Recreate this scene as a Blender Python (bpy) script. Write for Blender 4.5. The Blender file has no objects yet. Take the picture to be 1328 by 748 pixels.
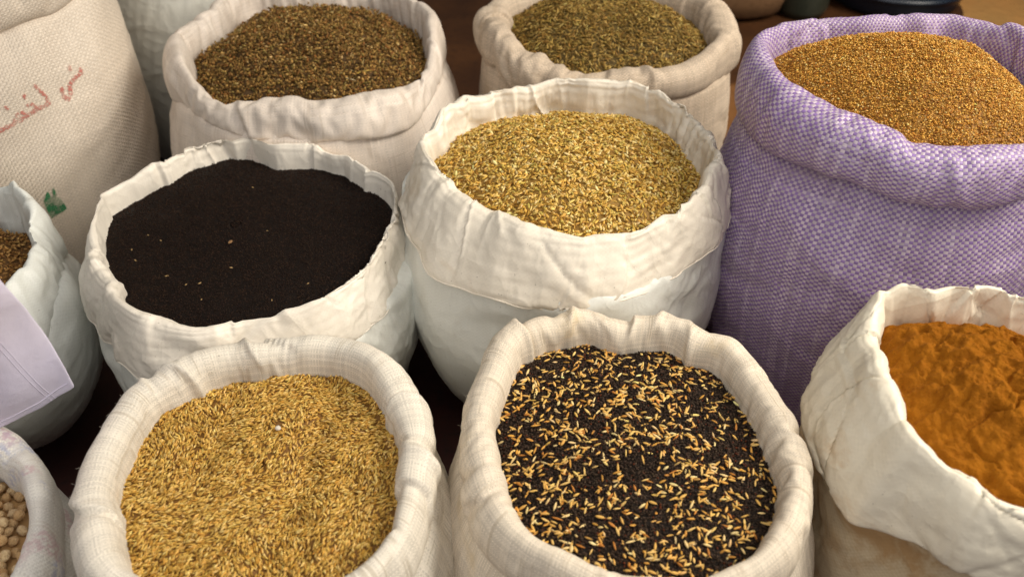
import bpy, math, random
import numpy as np
from mathutils import Vector
from mathutils.bvhtree import BVHTree

S = bpy.context.scene
COL = S.collection
R_ = math.radians

# ------------------------------------------------------------------ camera
CAM_H, PITCH, FPX, W0, H0 = 1.22, R_(39.5), 1150.0, 1328.0, 748.0
cd = bpy.data.cameras.new('camera')
cam = bpy.data.objects.new('camera', cd)
COL.objects.link(cam)
cam.location = (0, 0, CAM_H)
cam.rotation_euler = (math.pi / 2 - PITCH, 0, 0)
cd.sensor_width = 36.0
cd.lens = FPX / W0 * 36.0
cd.clip_start, cd.clip_end = 0.05, 60.0
cd.dof.use_dof = True
cd.dof.focus_distance = 1.22
cd.dof.aperture_fstop = 4.0
S.camera = cam

# ------------------------------------------------------------------ light
wd = bpy.data.worlds.new('World')
S.world = wd
wd.use_nodes = True
bg = wd.node_tree.nodes['Background']
bg.inputs[0].default_value = (0.80, 0.93, 1.0, 1)
bg.inputs[1].default_value = 0.035


def area(name, loc, target, size, power, color, size_y=None):
    l = bpy.data.lights.new(name, 'AREA')
    l.energy, l.size, l.color = power, size, color
    if size_y:
        l.shape, l.size_y = 'RECTANGLE', size_y
    o = bpy.data.objects.new(name, l)
    COL.objects.link(o)
    o.location = loc
    o.rotation_euler = (Vector(target) - Vector(loc)).to_track_quat('-Z', 'Y').to_euler()
    return o


area('open_side_light', (2.2, 1.05, 2.35), (0.0, 1.15, 0.35), 1.7, 110, (1.0, 0.915, 0.78))
area('overhead_light', (-0.2, 0.4, 3.0), (0.0, 1.15, 0.35), 2.2, 30, (1.0, 0.94, 0.85))
area('street_side_light', (-0.5, -1.5, 1.9), (0.1, 1.2, 0.3), 2.0, 23, (1.0, 0.97, 0.94))


def spot(name, loc, target, deg, power, color):
    l = bpy.data.lights.new(name, 'SPOT')
    l.energy, l.color, l.spot_size, l.spot_blend, l.shadow_soft_size = power, color, R_(deg), 0.35, 0.02
    o = bpy.data.objects.new(name, l)
    COL.objects.link(o)
    o.location = loc
    o.rotation_euler = (Vector(target) - Vector(loc)).to_track_quat('-Z', 'Y').to_euler()


S.cycles.max_bounces = 6
S.cycles.diffuse_bounces = 4
S.cycles.use_denoising = True
S.view_settings.view_transform = 'Standard'
S.view_settings.look = 'None'
S.view_settings.exposure = 0.0
S.view_settings.gamma = 1.0

# ------------------------------------------------------------------ survey helpers
_f = np.array([0, math.cos(PITCH), -math.sin(PITCH)])
_u = np.array([0, math.sin(PITCH), math.cos(PITCH)])
_r = np.array([1.0, 0, 0])
EYE = np.array([0, 0, CAM_H])


def ray(px, py):
    d = _f + (px - W0 / 2) / FPX * _r - (py - H0 / 2) / FPX * _u
    return d / np.linalg.norm(d)


def at(px, py, z):
    """where the sight line through a photo point meets height z"""
    d = ray(px, py)
    return EYE + d * ((z - CAM_H) / d[2])


def lattice(ix, iy, seed):
    h = (ix.astype(np.int64) * 374761393 + iy.astype(np.int64) * 668265263 + seed * 1442695041) & 0xFFFFFFFF
    h = ((h ^ (h >> 13)) * 1274126177) & 0xFFFFFFFF
    h = h ^ (h >> 16)
    return (h & 0xFFFF) / 32767.5 - 1.0


def vn(x, y, seed=0):
    x = np.asarray(x, float); y = np.asarray(y, float)
    ix, iy = np.floor(x), np.floor(y)
    fx, fy = x - ix, y - iy
    fx = fx * fx * (3 - 2 * fx); fy = fy * fy * (3 - 2 * fy)
    a = lattice(ix, iy, seed); b = lattice(ix + 1, iy, seed)
    c = lattice(ix, iy + 1, seed); d = lattice(ix + 1, iy + 1, seed)
    return (a * (1 - fx) + b * fx) * (1 - fy) + (c * (1 - fx) + d * fx) * fy


def fbm(x, y, seed=0, octv=3, gain=0.5):
    s, a = 0, 1.0
    for k in range(octv):
        s = s + a * vn(x * 2 ** k, y * 2 ** k, seed + 17 * k)
        a *= gain
    return s


def facet(x, y, n, seed):
    """random heights joined by flat triangles (crumpled sheet), periodic over n cells in x"""
    ix, iy = np.floor(x), np.floor(y)
    fx, fy = x - ix, y - iy
    A = lattice(ix % n, iy, seed); B = lattice((ix + 1) % n, iy, seed)
    C = lattice(ix % n, iy + 1, seed); D = lattice((ix + 1) % n, iy + 1, seed)
    alt = lattice(ix % n, iy, seed + 9) > 0
    t1 = np.where(fx + fy < 1, A + (B - A) * fx + (C - A) * fy, D + (C - D) * (1 - fx) + (B - D) * (1 - fy))
    t2 = np.where(fx > fy, A + (B - A) * fx + (D - B) * fy, A + (D - C) * fx + (C - A) * fy)
    return np.where(alt, t1, t2)


def blur_loop(v, sig):
    n = len(v); k = np.arange(n); k = np.minimum(k, n - k)
    g = np.exp(-0.5 * (k / max(sig, 1e-6)) ** 2); g /= g.sum()
    return np.real(np.fft.ifft(np.fft.fft(v) * np.fft.fft(g)))


# ------------------------------------------------------------------ objects helpers
def tag(o, label=None, cat=None, group=None, kind=None):
    if label: o['label'] = label
    if cat: o['category'] = cat
    if group: o['group'] = group
    if kind: o['kind'] = kind
    return o


def empty(name, loc):
    o = bpy.data.objects.new(name, None)
    o.empty_display_size = 0.05
    o.location = loc
    COL.objects.link(o)
    return o


def mesh_from(name, V, F, mat=None, parent=None, loc=None, uv=None, col=None, smooth=True):
    """V (n,3) world or local, F (m,k) equal-sized faces; loc = origin subtracted from V"""
    V = np.asarray(V, np.float64); F = np.asarray(F, np.int32)
    if loc is not None:
        V = V - np.asarray(loc)[None]
    me = bpy.data.meshes.new(name)
    n, m, k = len(V), len(F), F.shape[1]
    me.vertices.add(n); me.vertices.foreach_set('co', V.astype(np.float32).ravel())
    me.loops.add(m * k); me.loops.foreach_set('vertex_index', F.ravel())
    me.polygons.add(m); me.polygons.foreach_set('loop_start', np.arange(0, m * k, k, dtype=np.int32))
    if smooth:
        me.polygons.foreach_set('use_smooth', np.ones(m, bool))
    if uv is not None:
        l = me.uv_layers.new(name='UVMap')
        l.data.foreach_set('uv', np.asarray(uv, np.float32).reshape(-1, 2)[F.ravel()].ravel() if len(uv) == n else np.asarray(uv, np.float32).ravel())
    if col is not None:
        a = me.attributes.new('col', 'FLOAT_COLOR', 'POINT')
        c4 = np.ones((n, 4), np.float32); c4[:, :3] = col
        a.data.foreach_set('color', c4.ravel())
    me.update(calc_edges=True)
    me.validate()
    if mat: me.materials.append(mat)
    o = bpy.data.objects.new(name, me)
    COL.objects.link(o)
    if parent is not None:
        o.parent = parent
    elif loc is not None:
        o.location = loc
    return o


def grid_faces(rn, cn, wrap=True, base=0):
    r = np.arange(rn - 1)[:, None]
    c = np.arange(cn if wrap else cn - 1)[None]
    c2 = (c + 1) % cn
    q = np.stack([r * cn + c, r * cn + c2, (r + 1) * cn + c2, (r + 1) * cn + c], -1)
    return q.reshape(-1, 4) + base


# ------------------------------------------------------------------ materials
class NT:
    def __init__(self, name):
        self.m = bpy.data.materials.new(name)
        self.m.use_nodes = True
        self.t = self.m.node_tree
        self.b = self.t.nodes['Principled BSDF']

    def n(self, typ, **kw):
        nd = self.t.nodes.new(typ)
        for k, v in kw.items():
            setattr(nd, k, v)
        return nd

    def l(self, a, b):
        self.t.links.new(a, b)

    def math(self, op, a, b=None, c=None, clamp=False):
        nd = self.n('ShaderNodeMath', operation=op, use_clamp=clamp)
        for i, v in enumerate((a, b, c)):
            if v is None: continue
            if isinstance(v, (int, float)): nd.inputs[i].default_value = v
            else: self.l(v, nd.inputs[i])
        return nd.outputs[0]

    def mix(self, fac, a, b, blend='MIX'):
        nd = self.n('ShaderNodeMix', data_type='RGBA', blend_type=blend)
        for sock, v in ((nd.inputs[0], fac), (nd.inputs[6], a), (nd.inputs[7], b)):
            if isinstance(v, (int, float)): sock.default_value = v
            elif isinstance(v, tuple): sock.default_value = (*v, 1)
            else: self.l(v, sock)
        return nd.outputs[2]

    def noise(self, vec, scale, detail=3, rough=0.55, dist=0.0):
        nd = self.n('ShaderNodeTexNoise')
        nd.inputs['Scale'].default_value = scale
        nd.inputs['Detail'].default_value = detail
        nd.inputs['Roughness'].default_value = rough
        nd.inputs['Distortion'].default_value = dist
        if vec is not None: self.l(vec, nd.inputs['Vector'])
        return nd.outputs['Fac']

    def ramp(self, fac, lo, hi):
        nd = self.n('ShaderNodeMapRange')
        nd.interpolation_type = 'SMOOTHSTEP'
        self.l(fac, nd.inputs[0])
        nd.inputs[1].default_value, nd.inputs[2].default_value = lo, hi
        return nd.outputs[0]

    def bump(self, h, strength, dist, normal=None):
        nd = self.n('ShaderNodeBump')
        nd.inputs['Strength'].default_value = strength
        nd.inputs['Distance'].default_value = dist
        self.l(h, nd.inputs['Height'])
        if normal is not None: self.l(normal, nd.inputs['Normal'])
        return nd.outputs[0]


def cloth(name, ca, cb, period, wbump, rough, tape=0.12, stain=None, stain_lo=0.55, stain_amt=0.6, film=0.0,
          crinkle=0.0, stain_scale=7, spec=0.34, inks=None, gap=0.0, specks=0.6, slub=0.30, pale_slub=False, hcrease=0.0):
    k = NT(name)
    uv = k.n('ShaderNodeUVMap').outputs[0]
    sep = k.n('ShaderNodeSeparateXYZ'); k.l(uv, sep.inputs[0])
    obj = k.n('ShaderNodeTexCoord').outputs['Object']
    wob = k.noise(obj, 30, 2)
    wobs = k.math('MULTIPLY', k.math('SUBTRACT', wob, 0.5), 0.006)
    u = k.math('DIVIDE', k.math('ADD', sep.outputs[0], wobs), period)
    v = k.math('DIVIDE', k.math('ADD', sep.outputs[1], wobs), period)
    fu, fv = k.math('FLOOR', u), k.math('FLOOR', v)
    chk = k.math('MODULO', k.math('ABSOLUTE', k.math('ADD', fu, fv)), 2.0)
    chk = k.math('GREATER_THAN', chk, 0.5)
    su = k.math('ABSOLUTE', k.math('SINE', k.math('MULTIPLY', u, math.pi)))
    sv = k.math('ABSOLUTE', k.math('SINE', k.math('MULTIPLY', v, math.pi)))
    ht = k.math('ADD', k.math('MULTIPLY', chk, k.math('POWER', su, 0.5)),
                k.math('MULTIPLY', k.math('SUBTRACT', 1.0, chk), k.math('POWER', sv, 0.5)))
    w1 = k.n('ShaderNodeTexWhiteNoise', noise_dimensions='1D'); k.l(fu, w1.inputs['W'])
    w2 = k.n('ShaderNodeTexWhiteNoise', noise_dimensions='1D'); k.l(k.math('ADD', fv, 571.3), w2.inputs['W'])
    tv = k.math('ADD', k.math('MULTIPLY', chk, w1.outputs[0]), k.math('MULTIPLY', k.math('SUBTRACT', 1.0, chk), w2.outputs[0]))
    base = k.mix(chk, ca, cb)
    tone = k.math('ADD', k.math('MULTIPLY', tv, tape), 1.0 - tape * 0.5)
    hsv = k.n('ShaderNodeHueSaturation'); k.l(base, hsv.inputs['Color']); k.l(tone, hsv.inputs['Value'])
    c = hsv.outputs[0]
    if not film:
        sl = k.math('MAXIMUM', k.math('MULTIPLY', k.math('GREATER_THAN', w1.outputs[0], 0.86), k.ramp(k.noise(obj, 17, 2), 0.45, 0.6)), k.math('MULTIPLY', k.math('GREATER_THAN', w2.outputs[0], 0.86), k.ramp(k.noise(obj, 19, 2), 0.5, 0.62)))
        c = k.mix(k.math('MULTIPLY', sl, slub), c, (0.75, 0.70, 0.74) if pale_slub else (ca[0] * 0.5, ca[1] * 0.45, ca[2] * 0.38))
    if gap:
        g = k.math('MULTIPLY', k.ramp(ht, 0.45, 0.12), gap)
        c = k.mix(g, c, (ca[0] * 0.35, ca[1] * 0.32, ca[2] * 0.30))
    cloud = k.noise(obj, 5, 4, 0.6)
    c = k.mix(k.math('MULTIPLY', k.ramp(cloud, 0.35, 0.75), 0.16), c, (ca[0] * 0.78, ca[1] * 0.70, ca[2] * 0.60))
    if stain:
        s = k.ramp(k.noise(obj, stain_scale, 6, 0.68, 0.6), stain_lo, stain_lo + 0.16)
        c = k.mix(k.math('MULTIPLY', s, stain_amt), c, stain)
    if specks:
        sp = k.math('MULTIPLY', k.ramp(k.noise(obj, 210, 3, 0.6), 0.66, 0.74), k.ramp(k.noise(obj, 9, 3), 0.40, 0.70))
        c = k.mix(k.math('MULTIPLY', sp, specks), c, (0.16, 0.10, 0.05))
    if inks:
        for i, ink in enumerate(inks):
            mp = k.n('ShaderNodeMapping'); k.l(obj, mp.inputs[0]); mp.inputs['Location'].default_value = (3.1 * i, 1.7 * i, 0.4 * i)
            q = k.math('MULTIPLY', k.ramp(k.noise(mp.outputs[0], 13, 3, 0.6, 0.3), 0.55, 0.66), k.ramp(k.noise(obj, 160, 2), 0.35, 0.6))
            c = k.mix(k.math('MULTIPLY', q, 0.5), c, ink)
    k.l(c, k.b.inputs['Base Color'])
    rr = k.math('ADD', k.math('MULTIPLY', k.noise(obj, 14, 3), 0.25), rough - 0.12)
    k.l(rr, k.b.inputs['Roughness'])
    k.b.inputs['Specular IOR Level'].default_value = spec
    nrm = None
    if crinkle:
        hh = 0.0
        for sc_, am_ in ((11, 1.0), (27, 0.45)):
            nt = k.n('ShaderNodeTexNoise', noise_type='RIDGED_MULTIFRACTAL')
            k.l(obj, nt.inputs['Vector']); nt.inputs['Scale'].default_value = sc_; nt.inputs['Detail'].default_value = 1.5
            nt.inputs['Roughness'].default_value = 0.5; nt.inputs['Distortion'].default_value = 0.5
            nt.inputs['Offset'].default_value = 1.0; nt.inputs['Gain'].default_value = 1.6; nt.normalize = False
            hh = k.math('ADD', k.math('MULTIPLY', nt.outputs['Fac'], am_), hh)
        nrm = k.bump(hh, min(1.0, crinkle * 1.6), 0.004)
    if film:
        # lamination: the weave only shows faintly through the film
        nrm = k.bump(ht, film, 0.0006, nrm)
    else:
        fz = k.noise(obj, 420, 2)
        hh = k.math('ADD', ht, k.math('MULTIPLY', fz, 0.5))
        nrm = k.bump(hh, wbump, period * 0.35, nrm)
        if hcrease:
            cmb = k.n('ShaderNodeCombineXYZ')
            k.l(k.math('MULTIPLY', sep.outputs[0], 5.0), cmb.inputs[0]); k.l(k.math('MULTIPLY', sep.outputs[1], 75.0), cmb.inputs[1])
            nrm = k.bump(k.noise(cmb.outputs[0], 1.0, 3, 0.6, 0.5), hcrease, 0.004, nrm)
    k.l(nrm, k.b.inputs['Normal'])
    return k.m


def seedmat(name, rough=0.5, spec=0.35, grain=300, amt=0.5):
    k = NT(name)
    a = k.n('ShaderNodeAttribute', attribute_name='col')
    obj = k.n('ShaderNodeTexCoord').outputs['Object']
    t = k.noise(obj, grain, 2)
    hsv = k.n('ShaderNodeHueSaturation')
    k.l(a.outputs['Color'], hsv.inputs['Color'])
    k.l(k.math('ADD', k.math('MULTIPLY', t, amt), 1.0 - amt / 2), hsv.inputs['Value'])
    k.l(hsv.outputs[0], k.b.inputs['Base Color'])
    k.b.inputs['Roughness'].default_value = rough
    k.b.inputs['Specular IOR Level'].default_value = spec
    return k.m


def plain(name, c1, c2, scale, rough=0.6, bump=0.0, bscale=None, spec=0.4, lo=0.35, hi=0.65):
    k = NT(name)
    obj = k.n('ShaderNodeTexCoord').outputs['Object']
    k.l(k.mix(k.ramp(k.noise(obj, scale, 5, 0.6), lo, hi), c1, c2), k.b.inputs['Base Color'])
    k.b.inputs['Roughness'].default_value = rough
    k.b.inputs['Specular IOR Level'].default_value = spec
    if bump:
        k.l(k.bump(k.noise(obj, bscale or scale * 4, 4), bump, 0.004), k.b.inputs['Normal'])
    return k.m


WHITE = (0.80, 0.765, 0.69)
M = {}
M['fennel_sack'] = cloth('white_laminated_cloth', (0.86, 0.79, 0.68), (0.84, 0.77, 0.66), 0.0028, 0, 0.42, 0.04, (0.50, 0.36, 0.20), 0.56, 0.45, film=0.04, crinkle=0.22)
M['nigella_sack'] = cloth('white_film_cloth', (0.86, 0.80, 0.71), (0.84, 0.78, 0.69), 0.0028, 0, 0.42, 0.04, (0.55, 0.44, 0.30), 0.64, 0.3, film=0.03, crinkle=0.25)
M['left_sack'] = cloth('cool_white_cloth', (0.77, 0.79, 0.76), (0.74, 0.76, 0.73), 0.0026, 0, 0.42, 0.04, (0.55, 0.5, 0.38), 0.64, 0.3, film=0.03, crinkle=0.18)
M['rear_sack'] = cloth('grey_white_cloth', (0.66, 0.66, 0.61), (0.62, 0.62, 0.57), 0.0028, 0, 0.5, 0.05, (0.5, 0.42, 0.3), 0.58, 0.35, film=0.2, crinkle=0.3)
M['turmeric_sack'] = cloth('spice_stained_white_cloth', (0.86, 0.79, 0.65), (0.84, 0.77, 0.63), 0.0028, 0, 0.45, 0.05, (0.52, 0.30, 0.10), 0.57, 0.45, film=0.03, crinkle=0.3)
M['turmeric_body'] = cloth('spice_stained_sack_body', (0.60, 0.49, 0.33), (0.56, 0.45, 0.30), 0.0028, 0, 0.55, 0.06, (0.36, 0.19, 0.06), 0.45, 0.75, film=0.12, crinkle=0.25)
M['cool_body'] = cloth('coated_cool_white_cloth', (0.785, 0.795, 0.755), (0.765, 0.775, 0.735), 0.0028, 0, 0.40, 0.04, (0.48, 0.40, 0.26), 0.60, 0.35, film=0.03, crinkle=0.22)
M['burlap_white'] = cloth('coarse_cream_cloth', (0.79, 0.735, 0.645), (0.74, 0.685, 0.595), 0.0018, 0.36, 0.8, 0.38, (0.52, 0.37, 0.20), 0.60, 0.35, spec=0.25, gap=0.5, slub=0.5)
M['burlap_cream'] = cloth('coarse_beige_cloth', (0.79, 0.70, 0.58), (0.73, 0.64, 0.52), 0.0017, 0.32, 0.8, 0.38, (0.58, 0.40, 0.14), 0.59, 0.4, spec=0.25, gap=0.5, slub=0.5)
M['chickpea_sack'] = cloth('ink_marked_white_cloth', (0.78, 0.76, 0.70), (0.72, 0.70, 0.65), 0.0024, 0.4, 0.7, 0.2, (0.6, 0.5, 0.25), 0.60, 0.35, spec=0.3,
                           inks=((0.22, 0.28, 0.55), (0.55, 0.30, 0.34)), gap=0.3)
M['herb_sack'] = cloth('pinkish_woven_cloth', (0.79, 0.70, 0.62), (0.74, 0.65, 0.57), 0.0024, 0.35, 0.5, 0.22, (0.5, 0.36, 0.25), 0.62, 0.3, spec=0.5, gap=0.25)
M['cumin_sack'] = cloth('dusty_burlap_cloth', (0.61, 0.50, 0.39), (0.54, 0.44, 0.34), 0.003, 0.5, 0.8, 0.3, (0.36, 0.25, 0.15), 0.56, 0.5, spec=0.2, gap=0.4)
M['printed_sack'] = cloth('beige_woven_cloth', (0.83, 0.73, 0.62), (0.775, 0.67, 0.56), 0.0042, 0.55, 0.5, 0.14, (0.5, 0.38, 0.24), 0.60, 0.35, spec=0.45, gap=0.45, slub=0.06)
M['purple_sack'] = cloth('lilac_woven_tape', (0.275, 0.17, 0.43), (0.55, 0.465, 0.545), 0.0043, 0.5, 0.42, 0.34, (0.30, 0.22, 0.26), 0.56, 0.45, spec=0.45, gap=0.3, specks=0, slub=0.22, pale_slub=True, hcrease=0.35)
M['brown_sack'] = cloth('brown_burlap', (0.20, 0.11, 0.055), (0.16, 0.085, 0.04), 0.004, 0.5, 0.85, 0.3, spec=0.15, gap=0.4)

# ------------------------------------------------------------------ ground
def ground(name, c1, c2, c3, rect, z, label, rough):
    k = NT(name + '_surface')
    obj = k.n('ShaderNodeTexCoord').outputs['Object']
    fc = k.mix(k.ramp(k.noise(obj, 3.5, 5, 0.6), 0.3, 0.7), c1, c2)
    fc = k.mix(k.ramp(k.noise(obj, 40, 4, 0.7), 0.5, 0.75), fc, c3)
    k.l(fc, k.b.inputs['Base Color'])
    k.b.inputs['Roughness'].default_value = rough
    k.l(k.bump(k.noise(obj, 30, 4), 0.3, 0.004), k.b.inputs['Normal'])
    x0, y0, x1, y1 = rect
    o = mesh_from(name, [(x0, y0, z), (x1, y0, z), (x1, y1, z), (x0, y1, z)], [(0, 1, 2, 3)], k.m, smooth=False)
    return tag(o, label, 'floor', kind='structure')


ground('floor', (0.055, 0.022, 0.009), (0.10, 0.040, 0.014), (0.035, 0.015, 0.007), (-14, -6, 14, 26), 0.0, 'orange-brown market floor behind the sacks', 0.45)
ground('shade_dark_mat', (0.030, 0.007, 0.006), (0.060, 0.014, 0.010), (0.025, 0.010, 0.008), (-2.6, -2.0, 2.4, 2.12), 0.004, 'maroon mat under the sacks, its colour darkened with the shade of the gaps', 0.8)  # maroon mat, its colour taken near black to paint the shade between sacks


# ------------------------------------------------------------------ cloth solver
def crumple(X0, eth, es, ka, kb, iters, amp, seed, cell):
    """settle a closed sheet whose cloth is longer than its shape, so that it buckles into folds"""
    Rn, N, _ = X0.shape
    rng = np.random.RandomState(seed)
    d = lambda A, B: np.linalg.norm(A - B, axis=-1)
    nx = lambda A: np.roll(A, -1, axis=1)
    # surface normals for the first push
    du = nx(X0) - np.roll(X0, 1, axis=1)
    dv = np.gradient(X0, axis=0)
    nn = np.cross(du, dv); nn /= np.linalg.norm(nn, axis=-1, keepdims=True) + 1e-9
    th = np.arange(N) / N * 2 * math.pi
    rr = np.arange(Rn)[:, None]
    cx, cy = np.cos(th)[None] * N * cell / (2 * math.pi), np.sin(th)[None] * N * cell / (2 * math.pi)
    vv = rr * cell
    h = vn(cx / 0.035 + vv / 0.05, cy / 0.035 + 0.7 * vv / 0.05, seed) + 0.8 * vn(cx / 0.016 + vv / 0.03, cy / 0.016 - vv / 0.03, seed + 5)
    X = X0 + nn * (h * amp * np.clip(eth * 18, 0.1, 1))[..., None]
    Lu = d(X0, nx(X0)) * (1 + eth)
    Lv = d(X0[1:], X0[:-1]) * (1 + es[1:])
    D1 = np.sqrt(np.maximum(d(X0[1:], nx(X0)[:-1]) ** 2 + Lu[1:] ** 2 - d(X0, nx(X0))[1:] ** 2 + Lv ** 2 - d(X0[1:], X0[:-1]) ** 2, 1e-10))
    D2 = np.sqrt(np.maximum(d(nx(X0)[1:], X0[:-1]) ** 2 + Lu[1:] ** 2 - d(X0, nx(X0))[1:] ** 2 + Lv ** 2 - d(X0[1:], X0[:-1]) ** 2, 1e-10))
    Bu = d(X0, np.roll(X0, -2, axis=1)) * (1 + eth)
    Bv = d(X0[2:], X0[:-2]) * (1 + es[2:])
    P = X.copy()
    for it in range(iters):
        V = X - P
        P = X.copy()
        X = X + V * 0.80
        C = np.zeros_like(X)
        e = nx(X) - X; l = np.linalg.norm(e, axis=-1); g = e * (0.5 * (l - Lu) / (l + 1e-9))[..., None]
        C += g; C -= np.roll(g, 1, axis=1)
        e = X[1:] - X[:-1]; l = np.linalg.norm(e, axis=-1); g = e * (0.5 * (l - Lv) / (l + 1e-9))[..., None]
        C[:-1] += g; C[1:] -= g
        n1 = nx(X)
        e = n1[:-1] - X[1:]; l = np.linalg.norm(e, axis=-1); g = e * (0.25 * (l - D1) / (l + 1e-9))[..., None]
        C[1:] += g; C[:-1] -= np.roll(g, 1, axis=1)
        e = n1[1:] - X[:-1]; l = np.linalg.norm(e, axis=-1); g = e * (0.25 * (l - D2) / (l + 1e-9))[..., None]
        C[:-1] += g; C[1:] -= np.roll(g, 1, axis=1)
        e = np.roll(X, -2, axis=1) - X; l = np.linalg.norm(e, axis=-1); g = e * (kb * (l - Bu) / (l + 1e-9))[..., None]
        C += g; C -= np.roll(g, 2, axis=1)
        e = X[2:] - X[:-2]; l = np.linalg.norm(e, axis=-1); g = e * (kb * (l - Bv) / (l + 1e-9))[..., None]
        C[:-2] += g; C[2:] -= g
        X = X + 0.36 * C + ka[..., None] * (X0 - X)
    return X


HEAPS = {}
INFO = {}


def sack(name, label, mat, inner, outer, z, b, group, a0=0.03, amax=0.08, N=240, eps=0.05, eps_body=0.02, epsv=0.015,
         kb=0.06, bulge=0.03, base=0.72, bend=2.2, seed=1, iters=150, sub=1, body_mat=None, tilt=(0, 0), soft=2.0,
         rows=(9, 22, 34), lumps=0.12, deep=0.16, body_off=0.45, cat='sack', world=None, floor_z=0.0, film=0.0, stiff=1.0, crease=0.0, folds=(10, 0.005, 0.3, 0.06), crumpled=0.0, hem=False, fray=None):
    if world:
        cx, cy, rad, aw = world
        ang = np.arange(N) / N * 2 * math.pi
        ro = np.full(N, rad + aw); ri = np.full(N, rad - aw)
        ro = ro + 0.012 * np.cos(2 * ang + seed)
    else:
        I = np.array([at(p[0], p[1], z)[:2] for p in inner]); O = np.array([at(p[0], p[1], z)[:2] for p in outer])
        ctr = (O.min(0) + O.max(0)) / 2
        cx, cy = ctr
        ang = np.arange(N) / N * 2 * math.pi

        def polar(Q):
            t = np.arctan2(Q[:, 1] - cy, Q[:, 0] - cx) % (2 * math.pi); r = np.hypot(Q[:, 0] - cx, Q[:, 1] - cy)
            o = np.argsort(t)
            return np.interp(ang, t[o], r[o], period=2 * math.pi)
        ro, ri = blur_loop(polar(O), soft), blur_loop(polar(I), soft)
    n = np.stack([np.cos(ang), np.sin(ang)], 1)
    zc = z + tilt[0] * n[:, 0] + tilt[1] * n[:, 1]
    Q = np.stack([cx + n[:, 0] * ro, cy + n[:, 1] * ro], 1)
    hd = np.hypot(Q[:, 0], Q[:, 1])
    cot = hd / (CAM_H - z)
    fn = (Q[:, 0] * n[:, 0] + Q[:, 1] * n[:, 1]) / hd
    w = np.maximum((ro - ri) / 2, 0.008)
    bb = np.full(N, b)
    lim = w / np.maximum(cot * np.abs(fn), 1e-3) * np.where(fn > 0, 1.5, 0.85)
    front = 1 / (1 + np.exp((fn - 0.15) * 10))
    bb = np.where(lim < bb, front * np.maximum(lim, 0.014) + (1 - front) * bb, bb)
    aa = np.sqrt(np.maximum(w ** 2 - (bb * cot * fn) ** 2, 0))
    aa = front * np.clip(aa, a0 * 0.55, amax) + (1 - front) * np.minimum(np.maximum(aa, a0 * 0.8), a0 * 1.25)
    aa, bb = blur_loop(aa, soft * 1.5), blur_loop(bb, soft * 2.5)
    ext = np.sqrt(aa ** 2 + (bb * cot * fn) ** 2)
    rc = ro - ext
    rc = blur_loop(rc, soft)
    if world:
        rc = np.full(N, rad) + 0.01 * np.cos(2 * ang + seed) + 0.006 * np.cos(3 * ang + 2 * seed)
        aa, bb = np.full(N, aw), np.full(N, b)
    circ = 2 * math.pi * rc.mean()
    # irregular thickness along the roll
    lum = fbm(np.cos(ang) * circ / 0.5, np.sin(ang) * circ / 0.5, seed + 40, 3) * lumps
    aa = aa * (1 + lum); bb = bb * (1 + 0.7 * fbm(np.cos(ang) * 3.1, np.sin(ang) * 3.1, seed + 60, 2) * lumps)
    zc = zc + 0.05 * lumps * fbm(np.cos(ang) * 2.5, np.sin(ang) * 2.5, seed + 80, 3)
    r0, r1, r2 = rows
    prof = []                      # (radial offset, z) per row, each (N,)
    for t in np.linspace(1, 0, r0, endpoint=False):         # inner wall
        prof.append((rc - aa * ((0.80 + 0.15 * (1 - t)) * (1 - film) + film * (0.74 - 0.04 * (1 - t))), zc - bb * 0.25 - deep * t))
    # rolled rim: an oval roll, or (film) a flat band folded over a narrow crest and hanging outside
    kx = np.array([-0.70, -0.58, -0.47, -0.36, -0.24, -0.10, 0.06, 0.24, 0.44, 0.62, 0.80, 0.95, 1.06, 1.08, 0.92, 0.50])
    kz = np.array([-0.25, 0.25, 0.66, 0.90, 1.00, 1.00, 0.90, 0.70, 0.42, 0.14, -0.18, -0.50, -0.80, -0.94, -1.00, -0.95])
    for i, f in enumerate(np.linspace(R_(195), R_(-105), r1)):
        t = i / (r1 - 1) * (len(kx) - 1)
        fx = np.interp(t, np.arange(len(kx)), kx); fz = np.interp(t, np.arange(len(kx)), kz)
        ex, ez = np.sign(np.cos(f)) * abs(np.cos(f)) ** 0.8, np.sign(np.sin(f)) * abs(np.sin(f)) ** 0.9
        prof.append((rc + aa * (film * fx + (1 - film) * ex), zc + bb * (film * fz + (1 - film) * ez)))
    prof.append((rc - 0.25 * aa, zc - 0.75 * bb))
    cut = len(prof)
    prof.append((rc + 0.05 * aa, zc - 0.60 * bb))
    rs = blur_loop(rc + body_off * aa, 9)
    for i, uu in enumerate(np.linspace(0.0, 1, r2)):
        zt = zc - 0.85 * bb
        rad = rs + bulge * np.sin(math.pi * min(1, uu ** 0.75)) + 0.10 * bulge
        rad = rad * (1 - (1 - base) * max(0, uu - 0.25) ** bend / 0.75 ** bend)
        rnd = max(0.0, uu - 0.90) / 0.10
        rad = rad * (1 - 0.10 * rnd ** 2)
        prof.append((rad, zt + (floor_z - zt) * uu))
    X0 = np.stack([np.stack([cx + n[:, 0] * r, cy + n[:, 1] * r, zz], 1) for r, zz in prof])
    Rn = len(prof)
    cuffw = np.zeros(Rn); cuffw[r0 - 2:cut] = 1; cuffw = np.convolve(cuffw, np.ones(3) / 3, 'same')
    bodyw = np.zeros(Rn); bodyw[cut + 1:] = np.linspace(1, 0.35, Rn - cut - 1)
    patch = 0.75 + 1.0 * fbm(np.cos(ang) * 2.6, np.sin(ang) * 2.6, seed + 7, 2)
    patch = np.clip(patch, 0.15, 1.6)
    eth = cuffw[:, None] * eps * patch[None] + bodyw[:, None] * eps_body + 0.0 * X0[..., 0]
    es = cuffw[:, None] * epsv * patch[None] + bodyw[:, None] * epsv * 0.5 + 0.0 * X0[..., 0]
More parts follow.
